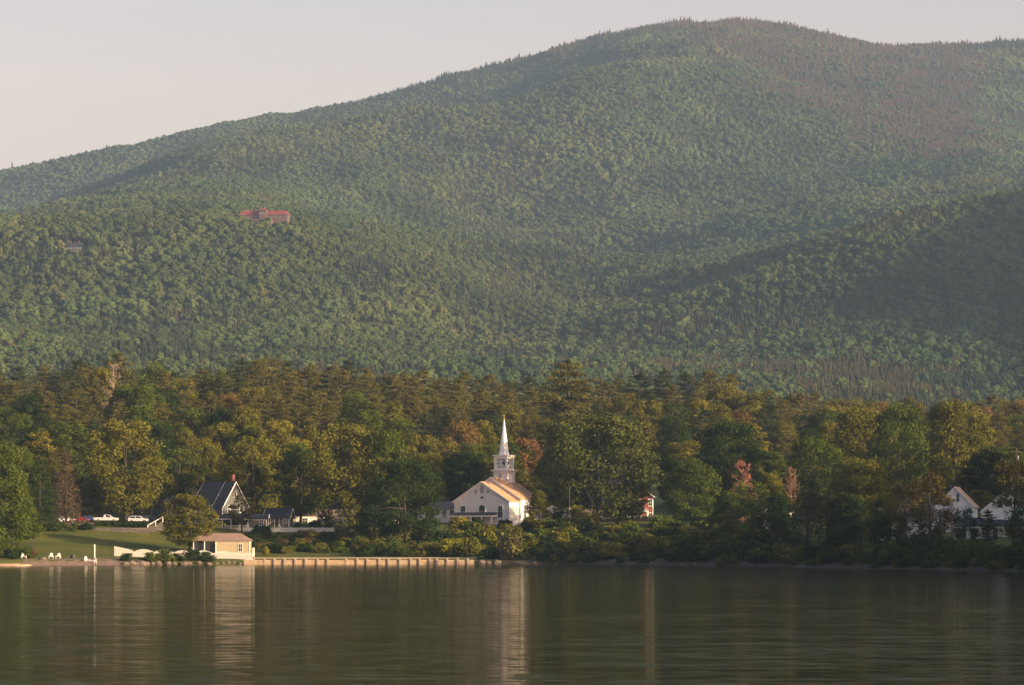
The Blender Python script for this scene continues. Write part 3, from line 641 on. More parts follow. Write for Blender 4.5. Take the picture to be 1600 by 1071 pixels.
def stuff_cloud(name, sel, label):
    me = bpy.data.meshes.new(name); k = int(sel.sum()); me.vertices.add(k)
    me.vertices.foreach_set('co', np.stack([x_[sel], Y_[sel], z_[sel] - .4], 1).astype(np.float32).ravel())
    def att(nm, ty, key, arr): a_ = me.attributes.new(nm, ty, 'POINT'); a_.data.foreach_set(key, arr)
    att('size', 'FLOAT', 'value', size[sel].astype(np.float32)); att('turn', 'FLOAT', 'value', rng.uniform(0, 6.28, k).astype(np.float32))
    att('pick', 'INT', 'value', pick[sel].astype(np.int32)); att('tint', 'FLOAT_COLOR', 'color', np.hstack([tint[sel], np.ones((k, 1))]).astype(np.float32).ravel())
    o = bpy.data.objects.new(name, me); COL.objects.link(o); tag(o, label, 'woods', kind='stuff')
    ng = bpy.data.node_groups.new(name, 'GeometryNodeTree')
    ng.interface.new_socket('Geometry', in_out='INPUT', socket_type='NodeSocketGeometry'); ng.interface.new_socket('Geometry', in_out='OUTPUT', socket_type='NodeSocketGeometry')
    gi = ng.nodes.new('NodeGroupInput'); go = ng.nodes.new('NodeGroupOutput'); jo = ng.nodes.new('GeometryNodeJoinGeometry'); Lk = ng.links.new
    def na(nm, dt): q = ng.nodes.new('GeometryNodeInputNamedAttribute'); q.data_type = dt; q.inputs['Name'].default_value = nm; return q.outputs['Attribute']
    for i, pm in enumerate(protos):
        src = bpy.data.objects.get('woods_kind_%d' % i) or bpy.data.objects.new('woods_kind_%d' % i, pm)
        oi = ng.nodes.new('GeometryNodeObjectInfo'); oi.inputs['Object'].default_value = src
        ip = ng.nodes.new('GeometryNodeInstanceOnPoints'); cmp_ = ng.nodes.new('FunctionNodeCompare'); cmp_.data_type = 'INT'; cmp_.operation = 'EQUAL'
        Lk(na('pick', 'INT'), cmp_.inputs[2]); cmp_.inputs[3].default_value = i
        cx = ng.nodes.new('ShaderNodeCombineXYZ'); Lk(na('turn', 'FLOAT'), cx.inputs[2])
        Lk(gi.outputs[0], ip.inputs['Points']); Lk(cmp_.outputs[0], ip.inputs['Selection']); Lk(oi.outputs['Geometry'], ip.inputs['Instance'])
        Lk(cx.outputs[0], ip.inputs['Rotation']); Lk(na('size', 'FLOAT'), ip.inputs['Scale']); Lk(ip.outputs[0], jo.inputs[0])
    Lk(jo.outputs[0], go.inputs[0]); md = o.modifiers.new('woods', 'NODES'); md.node_group = ng; return o
stuff_cloud('mountain_woods', (Y_ >= 1000), 'mixed green woods covering the hills and the mountain')
stuff_cloud('unseen_headland_woods', (Y_ < 1000), 'unseen woods on the headland right of the lake, set to shade the shore')  # off-frame trees, sized for the shade they cast on the right shore
print('far trees', len(x_))
# ------------------------------------------------------------ builders for what people made
class MB:
    def __init__(s): s.v = []; s.f = []
    def add(s, V, Fc): b = len(s.v); s.v += [tuple(q) for q in V]; s.f += [tuple(i + b for i in f) for f in Fc]; return s
    def box(s, x0, y0, z0, x1, y1, z1):
        V = [(x, y, z) for x in (x0, x1) for y in (y0, y1) for z in (z0, z1)]
        return s.add(V, [(0, 1, 3, 2), (4, 6, 7, 5), (0, 4, 5, 1), (2, 3, 7, 6), (0, 2, 6, 4), (1, 5, 7, 3)])
    def prism(s, prof, y0, y1, axis='y'):
        """prof: (a, z) outline; extruded along y (a = x) or along x (a = y)"""
        k = len(prof); P = (lambda a, z, t: (a, t, z)) if axis == 'y' else (lambda a, z, t: (t, a, z))
        V = [P(a, z, y0) for a, z in prof] + [P(a, z, y1) for a, z in prof]
        return s.add(V, [tuple(range(k))[::-1], tuple(range(k, 2 * k))] + [(i, (i + 1) % k, (i + 1) % k + k, i + k) for i in range(k)])
    def bar(s, a, b, r=.05):
        a, b = Vector(a), Vector(b); d = (b - a).normalized(); u = d.cross(Vector((0, 0, 1))) if abs(d.z) < .95 else Vector((1, 0, 0)); u.normalize(); v = d.cross(u)
        V = [p + (u * i + v * j) * r for p in (a, b) for i, j in ((-1, -1), (1, -1), (1, 1), (-1, 1))]
        return s.add(V, [(3, 2, 1, 0), (4, 5, 6, 7), (0, 1, 5, 4), (1, 2, 6, 5), (2, 3, 7, 6), (3, 0, 4, 7)])
    def ring(s, levels, k=8, cx=0, cy=0, rot=0, sx=1, sy=1):
        """levels: (radius, z) rings joined into a turned shape"""
        V = [(cx + r * sx * math.cos(rot + i * 2 * math.pi / k), cy + r * sy * math.sin(rot + i * 2 * math.pi / k), z) for r, z in levels for i in range(k)]
        Fc = [(j * k + i, j * k + (i + 1) % k, (j + 1) * k + (i + 1) % k, (j + 1) * k + i) for j in range(len(levels) - 1) for i in range(k)]
        return s.add(V, Fc + [tuple(range(k))[::-1], tuple(range((len(levels) - 1) * k, len(levels) * k))])
    def build(s, name, mat, parent=None):
        import bmesh
        o = mesh_obj(name, s.v, s.f, mat, parent); bm = bmesh.new(); bm.from_mesh(o.data); bmesh.ops.recalc_face_normals(bm, faces=bm.faces); bm.to_mesh(o.data); bm.free(); return o
def gable(root, x0, x1, y0, y1, z0, eave, rise, wall, roof, along='y', over=.35, th=.16, trim=True, ends=(1, 1), rname='roof'):
    """walls as one solid with pointed ends, two roof slabs, white rake boards and corner boards"""
    a0, a1 = (x0, x1) if along == 'y' else (y0, y1); b0, b1 = (y0, y1) if along == 'y' else (x0, x1); m_ = (a0 + a1) / 2; hw = (a1 - a0) / 2
    wl = MB().prism([(a0, z0), (a1, z0), (a1, z0 + eave), (m_, z0 + eave + rise), (a0, z0 + eave)], b0, b1, along).build('wall', wall, root)
    sl_ = rise / hw; rf = MB()
    for sg in (-1, 1):
        e = m_ + sg * (hw + over); ze = z0 + eave - over * sl_ + .02; zt = z0 + eave + rise + .02
        rf.prism([(e, ze), (m_, zt), (m_, zt + th), (e, ze + th)], b0 - over * ends[0], b1 + over * ends[1], along)
    rf.build(rname, roof, root)
    if trim:
        tr = MB()
        for bb, sg2, on in ((b0 - over * ends[0], -1, ends[0]), (b1 + over * ends[1], 1, ends[1])):
            if not on: continue
            t0, t1 = sorted((bb, bb + sg2 * .06))
            for sg in (-1, 1):
                e = m_ + sg * (hw + over + .03); ze = z0 + eave - (over + .03) * sl_ - .12; zt = z0 + eave + rise - .12
                tr.prism([(e, ze), (m_, zt), (m_, zt + .31), (e, ze + .31)], t0, t1, along)
        for (ax, bx) in ((a0, b0), (a1, b0), (a0, b1), (a1, b1)):
            sa = -1 if ax == a0 else 1; sb = -1 if bx == b0 else 1
            q = (min(ax - sa * .16, ax + sa * .03), min(bx - sb * .16, bx + sb * .03), max(ax - sa * .16, ax + sa * .03), max(bx - sb * .16, bx + sb * .03))
            if along == 'y': tr.box(q[0], q[1], z0, q[2], q[3], z0 + eave - .25)
            else: tr.box(q[1], q[0], z0, q[3], q[2], z0 + eave - .25)
        for sg in (-1, 1):
            e = m_ + sg * (hw + .02); e2 = e + sg * .08; lo, hi = min(e, e2), max(e, e2)
            if along == 'y': tr.box(lo, b0, z0 + eave - .34, hi, b1, z0 + eave - .1)
            else: tr.box(b0, lo, z0 + eave - .34, b1, hi, z0 + eave - .1)
        tr.build('trim', M['trim'], root)
    return wl
def window(root, face, u, v, w_, h_, pos, frame='trim', pane='glass', nx=2, ny=2, arch=False, name='window'):
    """face 'f' front (-y) at y=pos, 'r' right (+x) at x=pos, 'l' left (-x); u along the wall, v = sill height"""
    fr = MB(); pn = MB(); t = .09
    def put(mb, a0, c0, a1, c1, d0, d1):
        if face == 'f': mb.box(a0, pos - d1, c0, a1, pos - d0, c1)
        elif face == 'r': mb.box(pos + d0, a0, c0, pos + d1, a1, c1)
        else: mb.box(pos - d1, a0, c0, pos - d0, a1, c1)
    a0, a1 = u - w_ / 2, u + w_ / 2
    if arch:
        k = 9; r = w_ / 2; top = [(u + r * math.cos(math.pi * i / k), v + h_ - r + r * math.sin(math.pi * i / k)) for i in range(k + 1)]
        pn.prism([(a0, v), (a1, v)] + top, pos - .05, pos - .02)
        for i in range(k):
            (p0, q0), (p1, q1) = top[i], top[i + 1]; o_ = lambda p, q, R_=(r + t) / r: (u + (p - u) * R_, v + h_ - r + (q - v - h_ + r) * R_)
            fr.prism([(p0, q0), (p1, q1), o_(p1, q1), o_(p0, q0)], pos - .09, pos - .02)
        top_z = v + h_ - r
    else: put(pn, a0, v, a1, v + h_, .02, .05); top_z = v + h_; put(fr, a0 - t, v + h_, a1 + t, v + h_ + t * 1.3, .02, .09)
    put(fr, a0 - t, v, a0, top_z, .02, .09); put(fr, a1, v, a1 + t, top_z, .02, .09); put(fr, a0 - t * 1.3, v - t, a1 + t * 1.3, v, .02, .12)
    for i in range(1, nx): x_ = a0 + w_ * i / nx; put(fr, x_ - .02, v + .005, x_ + .02, top_z - .005, .052, .07)
    for i in range(1, ny): z__ = v + (h_ if not arch else h_ - w_ / 2) * i / ny; put(fr, a0 + .002, z__ - .025, a1 - .002, z__ + .025, .053, .074)
    f = fr.build(name, M[frame], root); pn.build('pane', M[pane], f); return f
def door(root, u, w_, h_, pos, z0=0, mat='dark'):
    f = MB().box(u - w_ / 2 - .1, pos - .08, z0, u - w_ / 2, pos - .01, z0 + h_).box(u + w_ / 2, pos - .08, z0, u + w_ / 2 + .1, pos - .01, z0 + h_).box(u - w_ / 2 - .1, pos - .08, z0 + h_, u + w_ / 2 + .1, pos - .01, z0 + h_ + .12).build('door_frame', M['trim'], root)
    MB().box(u - w_ / 2, pos - .045, z0 + .03, u + w_ / 2, pos - .01, z0 + h_).build('door', M[mat], f)
def at(px, Y, dz=0): return (XW(px, Y), Y, G(XW(px, Y), Y) + dz)

# ---- church
ch = thing('church', 'white clapboard church with tan roofs, belfry and tall white spire', 'church', (XW(752.6, 665), 665, 8.25), -28)
W2 = 7.2
MB().box(-W2 - .1, -.1, -2.5, W2 + .1, 13.6, -.01).build('foundation', M['stone'], ch)
gable(ch, -W2, W2, 0, 4.6, 0, 5.7, 4.4, M['white'], M['tan_roof'], ends=(1, 0))
gable(ch, -W2 - .55, W2 + .55, 4.62, 13.4, 0, 6.3, 4.9, M['white'], M['tan_roof'])
for u in (-4.9, 4.9): window(ch, 'f', u, 1.9, 1.15, 2.7, 0, nx=2, ny=2)
window(ch, 'f', .1, 1.9, 1.6, 2.9, 0, nx=2, ny=3, arch=True)
window(ch, 'f', .1, 7.5, 1.0, 1.65, 0, pane='louver', nx=1, ny=1, name='louver_window')
for u in (-1.5, 1.7): window(ch, 'f', u, 7.5, .8, .75, 0, pane='louver', nx=1, ny=1, name='louver_window')
MB().ring([(.3, 0), (.3, .06)], 14).build('vent', M['dark'], ch).matrix_local = Matrix.Translation((.1, -.02, 6.55)) @ Matrix.Rotation(R(90), 4, 'X')
window(ch, 'r', 6.7, 1.7, 1.2, 3.1, W2 + .55, ny=3); window(ch, 'r', 10.7, 1.7, 1.2, 3.1, W2 + .55, ny=3)
# steeple: tower stage, belfry with openings and diagonal lattice, spire
sx_, sy_ = .2, 10.6
def cen_box(mb, h, z0, z1): return mb.box(sx_ - h, sy_ - h, z0, sx_ + h, sy_ + h, z1)
tw = cen_box(MB(), 1.85, 8.5, 12.75).build('tower', M['white'], ch)
window(tw, 'f', sx_, 10.9, .8, 1.4, sy_ - 1.85, pane='louver', nx=1, ny=1, name='louver_window')
cen_box(cen_box(MB(), 2.05, 12.75, 12.95), 2.3, 12.95, 13.15).build('cornice', M['trim'], tw)
bf = MB(); b_ = 1.45
for i in (-1, 1):
    for j in (-1, 1): bf.box(sx_ + i * b_ - .26, sy_ + j * b_ - .26, 13.15, sx_ + i * b_ + .26, sy_ + j * b_ + .26, 16.2)
cen_box(bf, 1.66, 15.75, 16.2); cen_box(bf, 1.66, 13.15, 13.55)
bel = bf.build('belfry', M['trim'], ch)
lt = MB()
for sg in (-1, 1):
    for p0, p1 in (((-1.2, 13.55), (1.2, 15.75)), ((1.2, 13.55), (-1.2, 15.75))):
        lt.bar((sx_ + p0[0], sy_ + sg * 1.5, p0[1]), (sx_ + p1[0], sy_ + sg * 1.5, p1[1]), .07); lt.bar((sx_ + sg * 1.5, sy_ + p0[0], p0[1]), (sx_ + sg * 1.5, sy_ + p1[0], p1[1]), .07)
    lt.bar((sx_, sy_ + sg * 1.5, 13.55), (sx_, sy_ + sg * 1.5, 15.75), .06); lt.bar((sx_ + sg * 1.5, sy_, 13.55), (sx_ + sg * 1.5, sy_, 15.75), .06)
lt.build('lattice', M['trim'], bel)
MB().ring([(.05, 15.6), (.25, 15.5), (.35, 15.0), (.55, 14.6), (.6, 14.5)], 12, sx_, sy_).build('bell', M['dark'], bel)
cen_box(cen_box(MB(), 1.8, 16.2, 16.38), 2.05, 16.38, 16.6).build('cornice', M['trim'], bel)
MB().ring([(1.25, 16.6), (1.12, 17.2), (.06, 25.0)], 8, sx_, sy_, R(22.5)).build('spire', M['trim'], ch)
MB().ring([(.05, 24.8), (.05, 25.2), (.16, 25.35), (.05, 25.5), (.03, 26.1)], 8, sx_, sy_).build('finial', M['gold'], ch)
pr_ = MB().prism([(-2.6, 2.35), (0, 2.95), (0, 3.15), (-2.75, 2.5)], -7.4, 4.2, 'x').build('porch_roof', M['slate'], ch)
MB().box(-7.35, -2.7, 2.05, 4.15, -2.5, 2.4).box(4.0, -2.5, 2.05, 4.15, 0, 2.35).build('porch_beam', M['trim'], ch)
for u in (-7.1, -4.3, -1.5, 1.3, 3.95): MB().box(u - .13, -2.68, 0, u + .13, -2.45, 2.05).build('porch_post', M['trim'], ch)
door(ch, -2.6, 1.8, 2.1, 0)
an = thing('church_annex', 'low white side building with two windows left of the church', 'building', (XW(693, 676), 676, 8.6), -28)
gable(an, -7, 4.0, 0, 6, 0, 3.7, 1.6, M['white'], M['brown_roof'], along='x')
for u in (-3.0, .3, 2.3): window(an, 'f', u, 1.5, 1.1, 1.9, 0)
for i, (px, wd) in enumerate(((694, 0), (709, 0), (714, 0), (733, 0), (750.5, 0))):
    x, y, z = at(px, 650); o = MB().box(-.16, -.16, -.3, .16, .16, 1.25).box(-.2, -.2, 1.25, .2, .2, 1.35).build('bollard', M['timber']); o.location = (x, y, z)
    tag(o, ['leftmost pale post', 'second pale post from left', 'third pale post from left', 'fourth pale post from left', 'rightmost pale post'][i] + ' on the bank before the church porch', 'post', 'pale posts before the church porch')

# ---- grey house (front 15 deg turned), porch and wing
gh = thing('grey_house', 'grey shingled house with dark roofs, lit gable end, porch and brick chimney', 'house', (XW(352, 654), 654, 7.3), -36)
GW = M['grey_wall']; SL = M['slate']
gable(gh, -9.2, -2.6, 0, 6.6, 0, 6.5, 4.3, GW, SL, along='x', ends=(1, 0), rname='main_roof')
gable(gh, -2.58, 0, -1.0, 7.6, 0, 5.3, 5.6, GW, SL, along='x')
gable(gh, -19, -9.22, 1.2, 6.2, 0, 5.3, 2.6, GW, SL, along='x', ends=(1, 0))
MB().box(-1.9, 3.6, 10.2, -1.0, 4.5, 12.4).box(-1.98, 3.52, 12.4, -.92, 4.58, 12.6).build('chimney', M['brick'], gh)
for u in (1.2, 5.2): window(gh, 'r', u, 4.0, .8, 1.5, 0); window(gh, 'r', u, .9, .8, 1.5, 0)
window(gh, 'r', 3.3, 7.4, .7, 1.2, 0)
for u in (-7.9, -6.2, -4.2): window(gh, 'f', u, 4.1, .8, 1.5, 0); window(gh, 'f', u, .9, .85, 1.7, 0)
for u in (-17.5, -15, -12): window(gh, 'f', u, 3.2, .8, 1.4, 1.2); window(gh, 'f', u, .8, .9, 1.5, 1.2)
_made = set(COL.objects)
MB().prism([(-3.3, 2.55), (-.2, 3.5), (-.2, 3.7), (-3.45, 2.7)], -2.6, 5.6, 'x').build('porch_roof', SL, gh)
MB().box(-2.5, -3.2, -.2, 5.4, -.2, 0).build('porch_floor', M['timber'], gh)
MB().box(-2.5, -3.25, 2.3, 5.4, -3.1, 2.6).build('porch_beam', M['trim'], gh)
for u in (-2.4, -.4, 1.6, 3.6, 5.3): MB().box(u - .1, -3.2, 0, u + .1, -3.0, 2.3).build('porch_post', M['trim'], gh)
rl = MB().box(-2.3, -3.16, .88, 5.2, -3.08, .98).box(-2.3, -3.16, .1, 5.2, -3.08, .2)
for i in range(46): rl.box(-2.25 + i * .162, -3.14, .2, -2.2 + i * .162, -3.1, .88)
rl.build('railing', M['trim'], gh)
MB().box(-2.4, -3.1, -2.2, 5.3, -3.0, -.25).build('lattice', M['wood_brown'], gh)
MB().box(-2.4, -.6, 0, 5.4, -.2, 3.4).build('screen', M['dark'], gh)
gable(gh, 5.42, 9.6, -2.4, 2.0, -.6, 3.1, .9, GW, SL, along='x')
window(gh, 'f', 8.4, 1.0, .9, 1.3, -2.4)
for o_ in set(COL.objects) - _made:
    if o_.parent == gh: o_.matrix_local = Matrix.Rotation(R(36), 4, 'Z')
MB().box(-19, 0, -3, -.02, 6.2, -.01).build('foundation', M['stone'], gh)
st = thing('stair', 'white railed outdoor stair at the left end of the grey house', 'stair', at(243, 640), 10)
s1 = MB()
for k in range(8): s1.box(-1.8 + k * .42, -.6, 0, -1.38 + k * .42, .6, .24 * (k + 1))
s1.build('step', M['stone'], st); s2 = MB()
for yy in (-.62, .62):
    s2.bar((-1.7, yy, 1.1), (1.6, yy, 3.0), .06); s2.bar((-1.7, yy, .1), (-1.7, yy, 1.2), .07); s2.bar((1.6, yy, 1.8), (1.6, yy, 3.1), .07); s2.bar((0, yy, .9), (0, yy, 2.05), .05)
s2.build('handrail', M['trim'], st)
sw = MB().box(-7.2, -.35, -.5, 6.2, .35, 1.05).box(6.2, -.33, .0, 7.4, .33, 1.5).build('stone_wall', M['stone']); sw.location = at(190, 634, -.15); tag(sw, 'dry stone retaining wall at the edge of the lawn below the cars', 'wall')

# ---- boathouse
bh = thing('boathouse', 'small tan shingled boathouse with faded red roof behind the scalloped fence', 'boathouse', (XW(360, 602), 602, G(XW(360, 602), 602) - .1), 0)
BL, BRt = -3.0, 4.0
MB().box(BL, 0, 0, BRt, 4.2, 3.05).build('wall', M['tan_wall'], bh)
MB().add([(BL - .4, -.45, 3.0), (BRt + .45, -.45, 3.0), (BRt + .45, 4.65, 3.0), (BL - 5.2, 4.65, 3.0), (BL - 5.2, -.1, 3.0), (BL + .5, 2.1, 4.6), (BRt - 2.0, 2.1, 4.6), (BL - 3.5, 2.1, 4.6)],
         [(0, 1, 6, 5), (1, 2, 6), (2, 3, 7, 5, 6), (3, 4, 7), (4, 0, 5, 7), (0, 4, 3, 2, 1)]).build('roof', M['pink_roof'], bh)
MB().box(BL - .12, -.08, 0, BL + .06, .1, 3.0).box(BRt - .1, -.08, 0, BRt + .05, .1, 3.0).box(BL - .1, -.1, 2.8, BRt + .1, -.02, 2.99).build('trim', M['trim'], bh)
window(bh, 'f', 2.1, .8, .75, 1.5, 0)
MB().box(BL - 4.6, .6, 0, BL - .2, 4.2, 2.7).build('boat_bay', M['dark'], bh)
for u in (BL - 4.7, BL - 2.4): MB().box(u - .08, -.02, 0, u + .08, .14, 2.95).build('bay_post', M['trim'], bh)

# ---- scalloped white fence
fx0, fx1, fY = XW(176, 584), XW(392.5, 584), 586.5
fe = thing('picket_fence', 'white scalloped picket fence in front of the boathouse', 'fence', (fx0, fY, G(fx0, fY) - .1), 0)
pk = MB(); nP = int((fx1 - fx0) / .14); per_ = (fx1 - fx0) / 7.0
for i in range(nP):
    x_p = i * .14; zz = G(fx0 + x_p, fY) - G(fx0, fY); f = (x_p / per_) % 1
    hgt = 1.1 + .6 * math.sin(math.pi * f) ** .8 if x_p > 2.2 else 2.1 - .18 * x_p
    if x_p > per_ * 5.9: hgt = 1.45 + max(0, (x_p - per_ * 6.55)) * .18
    pk.box(x_p, -.015, zz, x_p + .115, .015, zz + hgt)
pk.build('picket', M['picket'], fe)
ra = MB(); ks = 24
for i in range(ks):
    xa, xb = (fx1 - fx0) * i / ks, (fx1 - fx0) * (i + 1) / ks; za, zb = G(fx0 + xa, fY) - G(fx0, fY), G(fx0 + xb, fY) - G(fx0, fY)
    for q in (.3, .95): ra.bar((xa, .06, za + q), (xb, .06, zb + q), .04)
ra.build('rail', M['picket'], fe)
for i in range(9):
    xa = (fx1 - fx0) * i / 8; za = G(fx0 + xa, fY) - G(fx0, fY); MB().box(xa - .07, .11, za - .3, xa + .07, .25, za + (2.1 if i in (0, 8) else 1.2)).build('post', M['picket'], fe)
MB().box(fx1 - fx0 - .02, .26, -.1, fx1 - fx0 + .02, 5, 1.75).build('side_panel', M['picket'], fe)

# ---- upper white fence
uY = 648.0; ux0, ux1 = XW(372, uY), XW(521, uY)
uf = thing('picket_fence', 'long white picket fence on top of the garden bank below the shed', 'fence', (ux0, uY, ZW(832.5, uY)), 0)
pk = MB()
for i in range(int((ux1 - ux0) / .15)): pk.box(i * .15, -.02, .1, i * .15 + .12, .01, 1.12)
pk.build('picket', M['picket'], uf); MB().box(0, .012, .3, ux1 - ux0, .06, .4).box(0, .012, .9, ux1 - ux0, .06, 1.0).box(0, .012, .1, ux1 - ux0, .05, .16).build('rail', M['picket'], uf)
for i in range(10): xa = (ux1 - ux0) * i / 9; MB().box(xa - .09, .065, -1, xa + .09, .22, 1.32).build('post', M['picket'], uf)

# ---- shed and garages
sh = thing('shed', 'small grey shed with dark roof and dark doorway left of the garage', 'shed', (XW(434, 658), 658, ZW(824, 658)), -12)
gable(sh, -3.1, 2.7, 0, 3.6, 0, 2.3, 1.9, GW, SL, along='x')
window(sh, 'f', -.2, .1, .95, 1.9, 0, nx=1, ny=1, name='doorway', pane='dark'); window(sh, 'f', -2.2, .9, .8, .9, 0); window(sh, 'f', 1.7, .9, .8, .9, 0)
ga = thing('garage', 'long low white building with brown roof behind the picket fence', 'building', (XW(520, 676), 676, ZW(825, 676)), 0)
gable(ga, -9.8, 9.0, 0, 6, 0, 2.9, 1.3, M['white'], M['brown_roof'], along='x')
for u in (-6.5, 1.5, 6): window(ga, 'f', u, 1.1, 1.2, 1.1, 0)
g2 = thing('white_cottage', 'white cottage glimpsed between trunks left of the dark green tree', 'building', (XW(592, 668), 668, ZW(824, 668)), -20)
gable(g2, -3.4, 3.4, 0, 6, 0, 3.2, 2.2, M['white'], M['brown_roof'], along='y')
window(g2, 'f', 1.2, 1, 1, 1.5, 0); window(g2, 'f', -1.4, 1, 1, 1.5, 0)
lw = thing('white_outbuilding', 'low white outbuilding right of the church behind the small tree', 'building', (XW(858, 672), 672, ZW(818, 672)), -28)
gable(lw, -3.5, 4.5, 0, 5, 0, 2.6, 1.5, M['white'], M['brown_roof'], along='y'); window(lw, 'f', 0, 1, 1, 1.1, 0)
lg = thing('white_garage', 'low white garage under the left half of the huge oak', 'building', (XW(918, 690), 690, ZW(819, 690)), 0)
gable(lg, -6, 7, 0, 5, 0, 2.0, 1.3, M['white'], M['brown_roof'], along='x'); window(lg, 'f', -3, .8, 1, .8, 0)

# ---- red brick building with white portico
rb = thing('brick_building', 'red brick building with white portico at the right edge of the huge oak', 'building', (XW(1004, 690), 690, ZW(819, 690)), 8)
gable(rb, -5.2, 2.6, 0, 7, 0, 6.6, 2.4, M['brick'], M['brown_roof'], along='y')
MB().box(-4.5, -2.6, -.6, .9, 0, 0).build('porch_floor', M['concrete'], rb)
MB().prism([(-2.7, 2.8), (0, 3.4), (0, 3.7), (-2.8, 3.0)], -4.6, 1.0, 'x').build('porch_roof', M['trim'], rb)
for u in (-4.3, -2.6, -.9, .7): MB().ring([(.28, 0), (.22, .2), (.2, 2.6), (.28, 2.8)], 10, u, -2.4).build('column', M['trim'], rb)
for u in (-3.5, -.8, 1.9): window(rb, 'f', u, 4.3, .9, 1.6, 0); window(rb, 'f', u, .9, .9, 1.7, 0)
window(rb, 'r', 2, 1, 1, 1.8, 2.6, pane='glass'); window(rb, 'r', 5, 1, 1, 1.8, 2.6); window(rb, 'r', 2, 4.2, 1, 1.6, 2.6); window(rb, 'r', 5, 4.2, 1, 1.6, 2.6)

# ---- right hand houses
r1 = thing('white_house', 'tall white house with steep salmon trimmed gable behind bare trees', 'house', (XW(1492, 575), 575, ZW(850, 575)), -14)
gable(r1, -3.6, 3.7, 0, 9, 0, 7.6, 3.7, M['white'], M['tan_roof'], along='y', over=.4)
window(r1, 'f', .6, 8.4, .6, 1.6, 0, nx=1); window(r1, 'f', -1.6, 5, .9, 1.6, 0); window(r1, 'f', 2.1, 5, .9, 1.6, 0); window(r1, 'f', 0, 1.5, .9, 1.6, 0)
MB().box(-3.6, -1.6, 4.55, 3.9, -.1, 4.7).build('balcony_floor', M['trim'], r1)
br_ = MB().box(-3.6, -1.6, 5.5, 3.9, -1.52, 5.58)
for i in range(31): br_.box(-3.58 + i * .248, -1.59, 4.7, -3.54 + i * .248, -1.54, 5.5)
br_.build('railing', M['dark'], r1)
r2 = thing('porch_house', 'white house with dark porch roof and small attic windows at the right edge', 'house', (XW(1568, 538), 538, ZW(848, 538)), -8)
gable(r2, -3.9, 4.4, 0, 9, 0, 6.0, 3.4, M['white'], SL, along='y')
window(r2, 'f', -.6, 6.6, .7, 1.0, 0, frame='dark'); window(r2, 'f', .9, 6.8, 1.1, 1.1, 0, frame='dark')
for u in (-3, -1.5, 1.6, 2.9): window(r2, 'f', u, 1.0, .7, 1.8, 0)
MB().prism([(-2.7, 2.95), (-.02, 4.1), (-.02, 4.3), (-2.85, 3.1)], -9.0, 4.9, 'x').build('porch_roof', SL, r2)
gable(r2, -9.0, -3.95, .8, 5, 0, 3.6, .9, M['white'], SL, along='x')
MB().box(-9.0, -2.7, -.25, 4.8, -.02, 0).build('porch_floor', M['trim'], r2); MB().box(-8.9, -2.6, 2.75, 4.8, -2.45, 3.0).build('porch_beam', M['trim'], r2)
for u in (-8.8, -6.6, -4.3, -2.2, 0, 2.3, 4.7): MB().box(u - .1, -2.6, 0, u + .1, -2.42, 2.75).build('porch_post', M['trim'], r2)
rl = MB().box(-8.7, -2.58, .85, -2.3, -2.5, .93)
for i in range(40): rl.box(-8.68 + i * .162, -2.56, 0, -8.64 + i * .162, -2.52, .85)
rl.build('railing', M['trim'], r2); window(r2, 'f', -7.7, .5, 1.2, 2.0, .8); window(r2, 'f', -5.4, .5, 1.2, 2.0, .8)
MB().box(-9, -2.3, -2.5, 4.4, 8.8, -.26).build('foundation', M['stone'], r2)
r3 = thing('white_house', 'white house mostly hidden behind thin shoreline trees', 'house', (XW(1418, 556), 556, ZW(856, 556)), -12)
gable(r3, -5.2, 4.8, 0, 8, 0, 5.2, 3.0, M['white'], M['brown_roof'], along='x')
for u in (-3.6, -.5, 2.6): window(r3, 'f', u, 1, .9, 1.6, 0); window(r3, 'f', u, 3.4, .9, 1.3, 0)
r4 = thing('white_house', 'white gable peeping over trees left of the dark hemlock', 'house', (XW(1212, 610), 610, ZW(838, 610)), -14)
gable(r4, -2.6, 2.2, 0, 8, 0, 5.4, 2.6, M['white'], M['brown_roof'], along='y'); window(r4, 'f', -.2, 5.6, .8, 1.1, 0); window(r4, 'f', -1.5, 3, .8, 1.4, 0); window(r4, 'f', 1.1, 3, .8, 1.4, 0)

# ---- hill buildings
ZC = H(XW(412, 2870), 2870)
rl_ = thing('hilltop_mansion', 'red roofed stone mansion with tower and terrace high on the wooded hill', 'mansion', (XW(412, 2885), 2885, ZW(342, 2885)), -12)
rl_.scale = (.95, .9, .72)
MB().box(-28, 0, -16, 26, 9, 5).build('wall', M['pinkstone'], rl_)
def hip(x0, x1, y0, y1, z0, z1, o_=1.0): 
    m_ = (y0 + y1) / 2; d_ = (y1 - y0) / 2
    return MB().add([(x0 - o_, y0 - o_, z0), (x1 + o_, y0 - o_, z0), (x1 + o_, y1 + o_, z0), (x0 - o_, y1 + o_, z0), (x0 + d_ * .7, m_, z1), (x1 - d_ * .7, m_, z1)], [(0, 1, 5, 4), (1, 2, 5), (2, 3, 4, 5), (3, 0, 4), (3, 2, 1, 0)])
hip(-27, -5, 0, 9, 5, 12.2).build('roof', M['red_tile'], rl_); hip(4, 26, 0, 9, 5, 11.6).build('roof', M['red_tile'], rl_)
tb = MB().box(-4.5, -3, -4, 3.8, 8, 11).build('tower', M['pinkstone'], rl_); hip(-4.5, 3.8, -3, 8, 11, 15.5, 1.2).build('roof', M['red_tile'], tb); MB().box(-4.2, 1, 13, -3, 2.2, 18.5).build('chimney', M['pinkstone'], tb)
for u in (-2.6, -.3, 2): window(tb, 'f', u, 6, 1.4, 3, -3, pane='glass')
for u in (-23, -18, -13, -8, 8, 13, 18, 23): window(rl_, 'f', u, 1, 1.8, 2.6, 0)
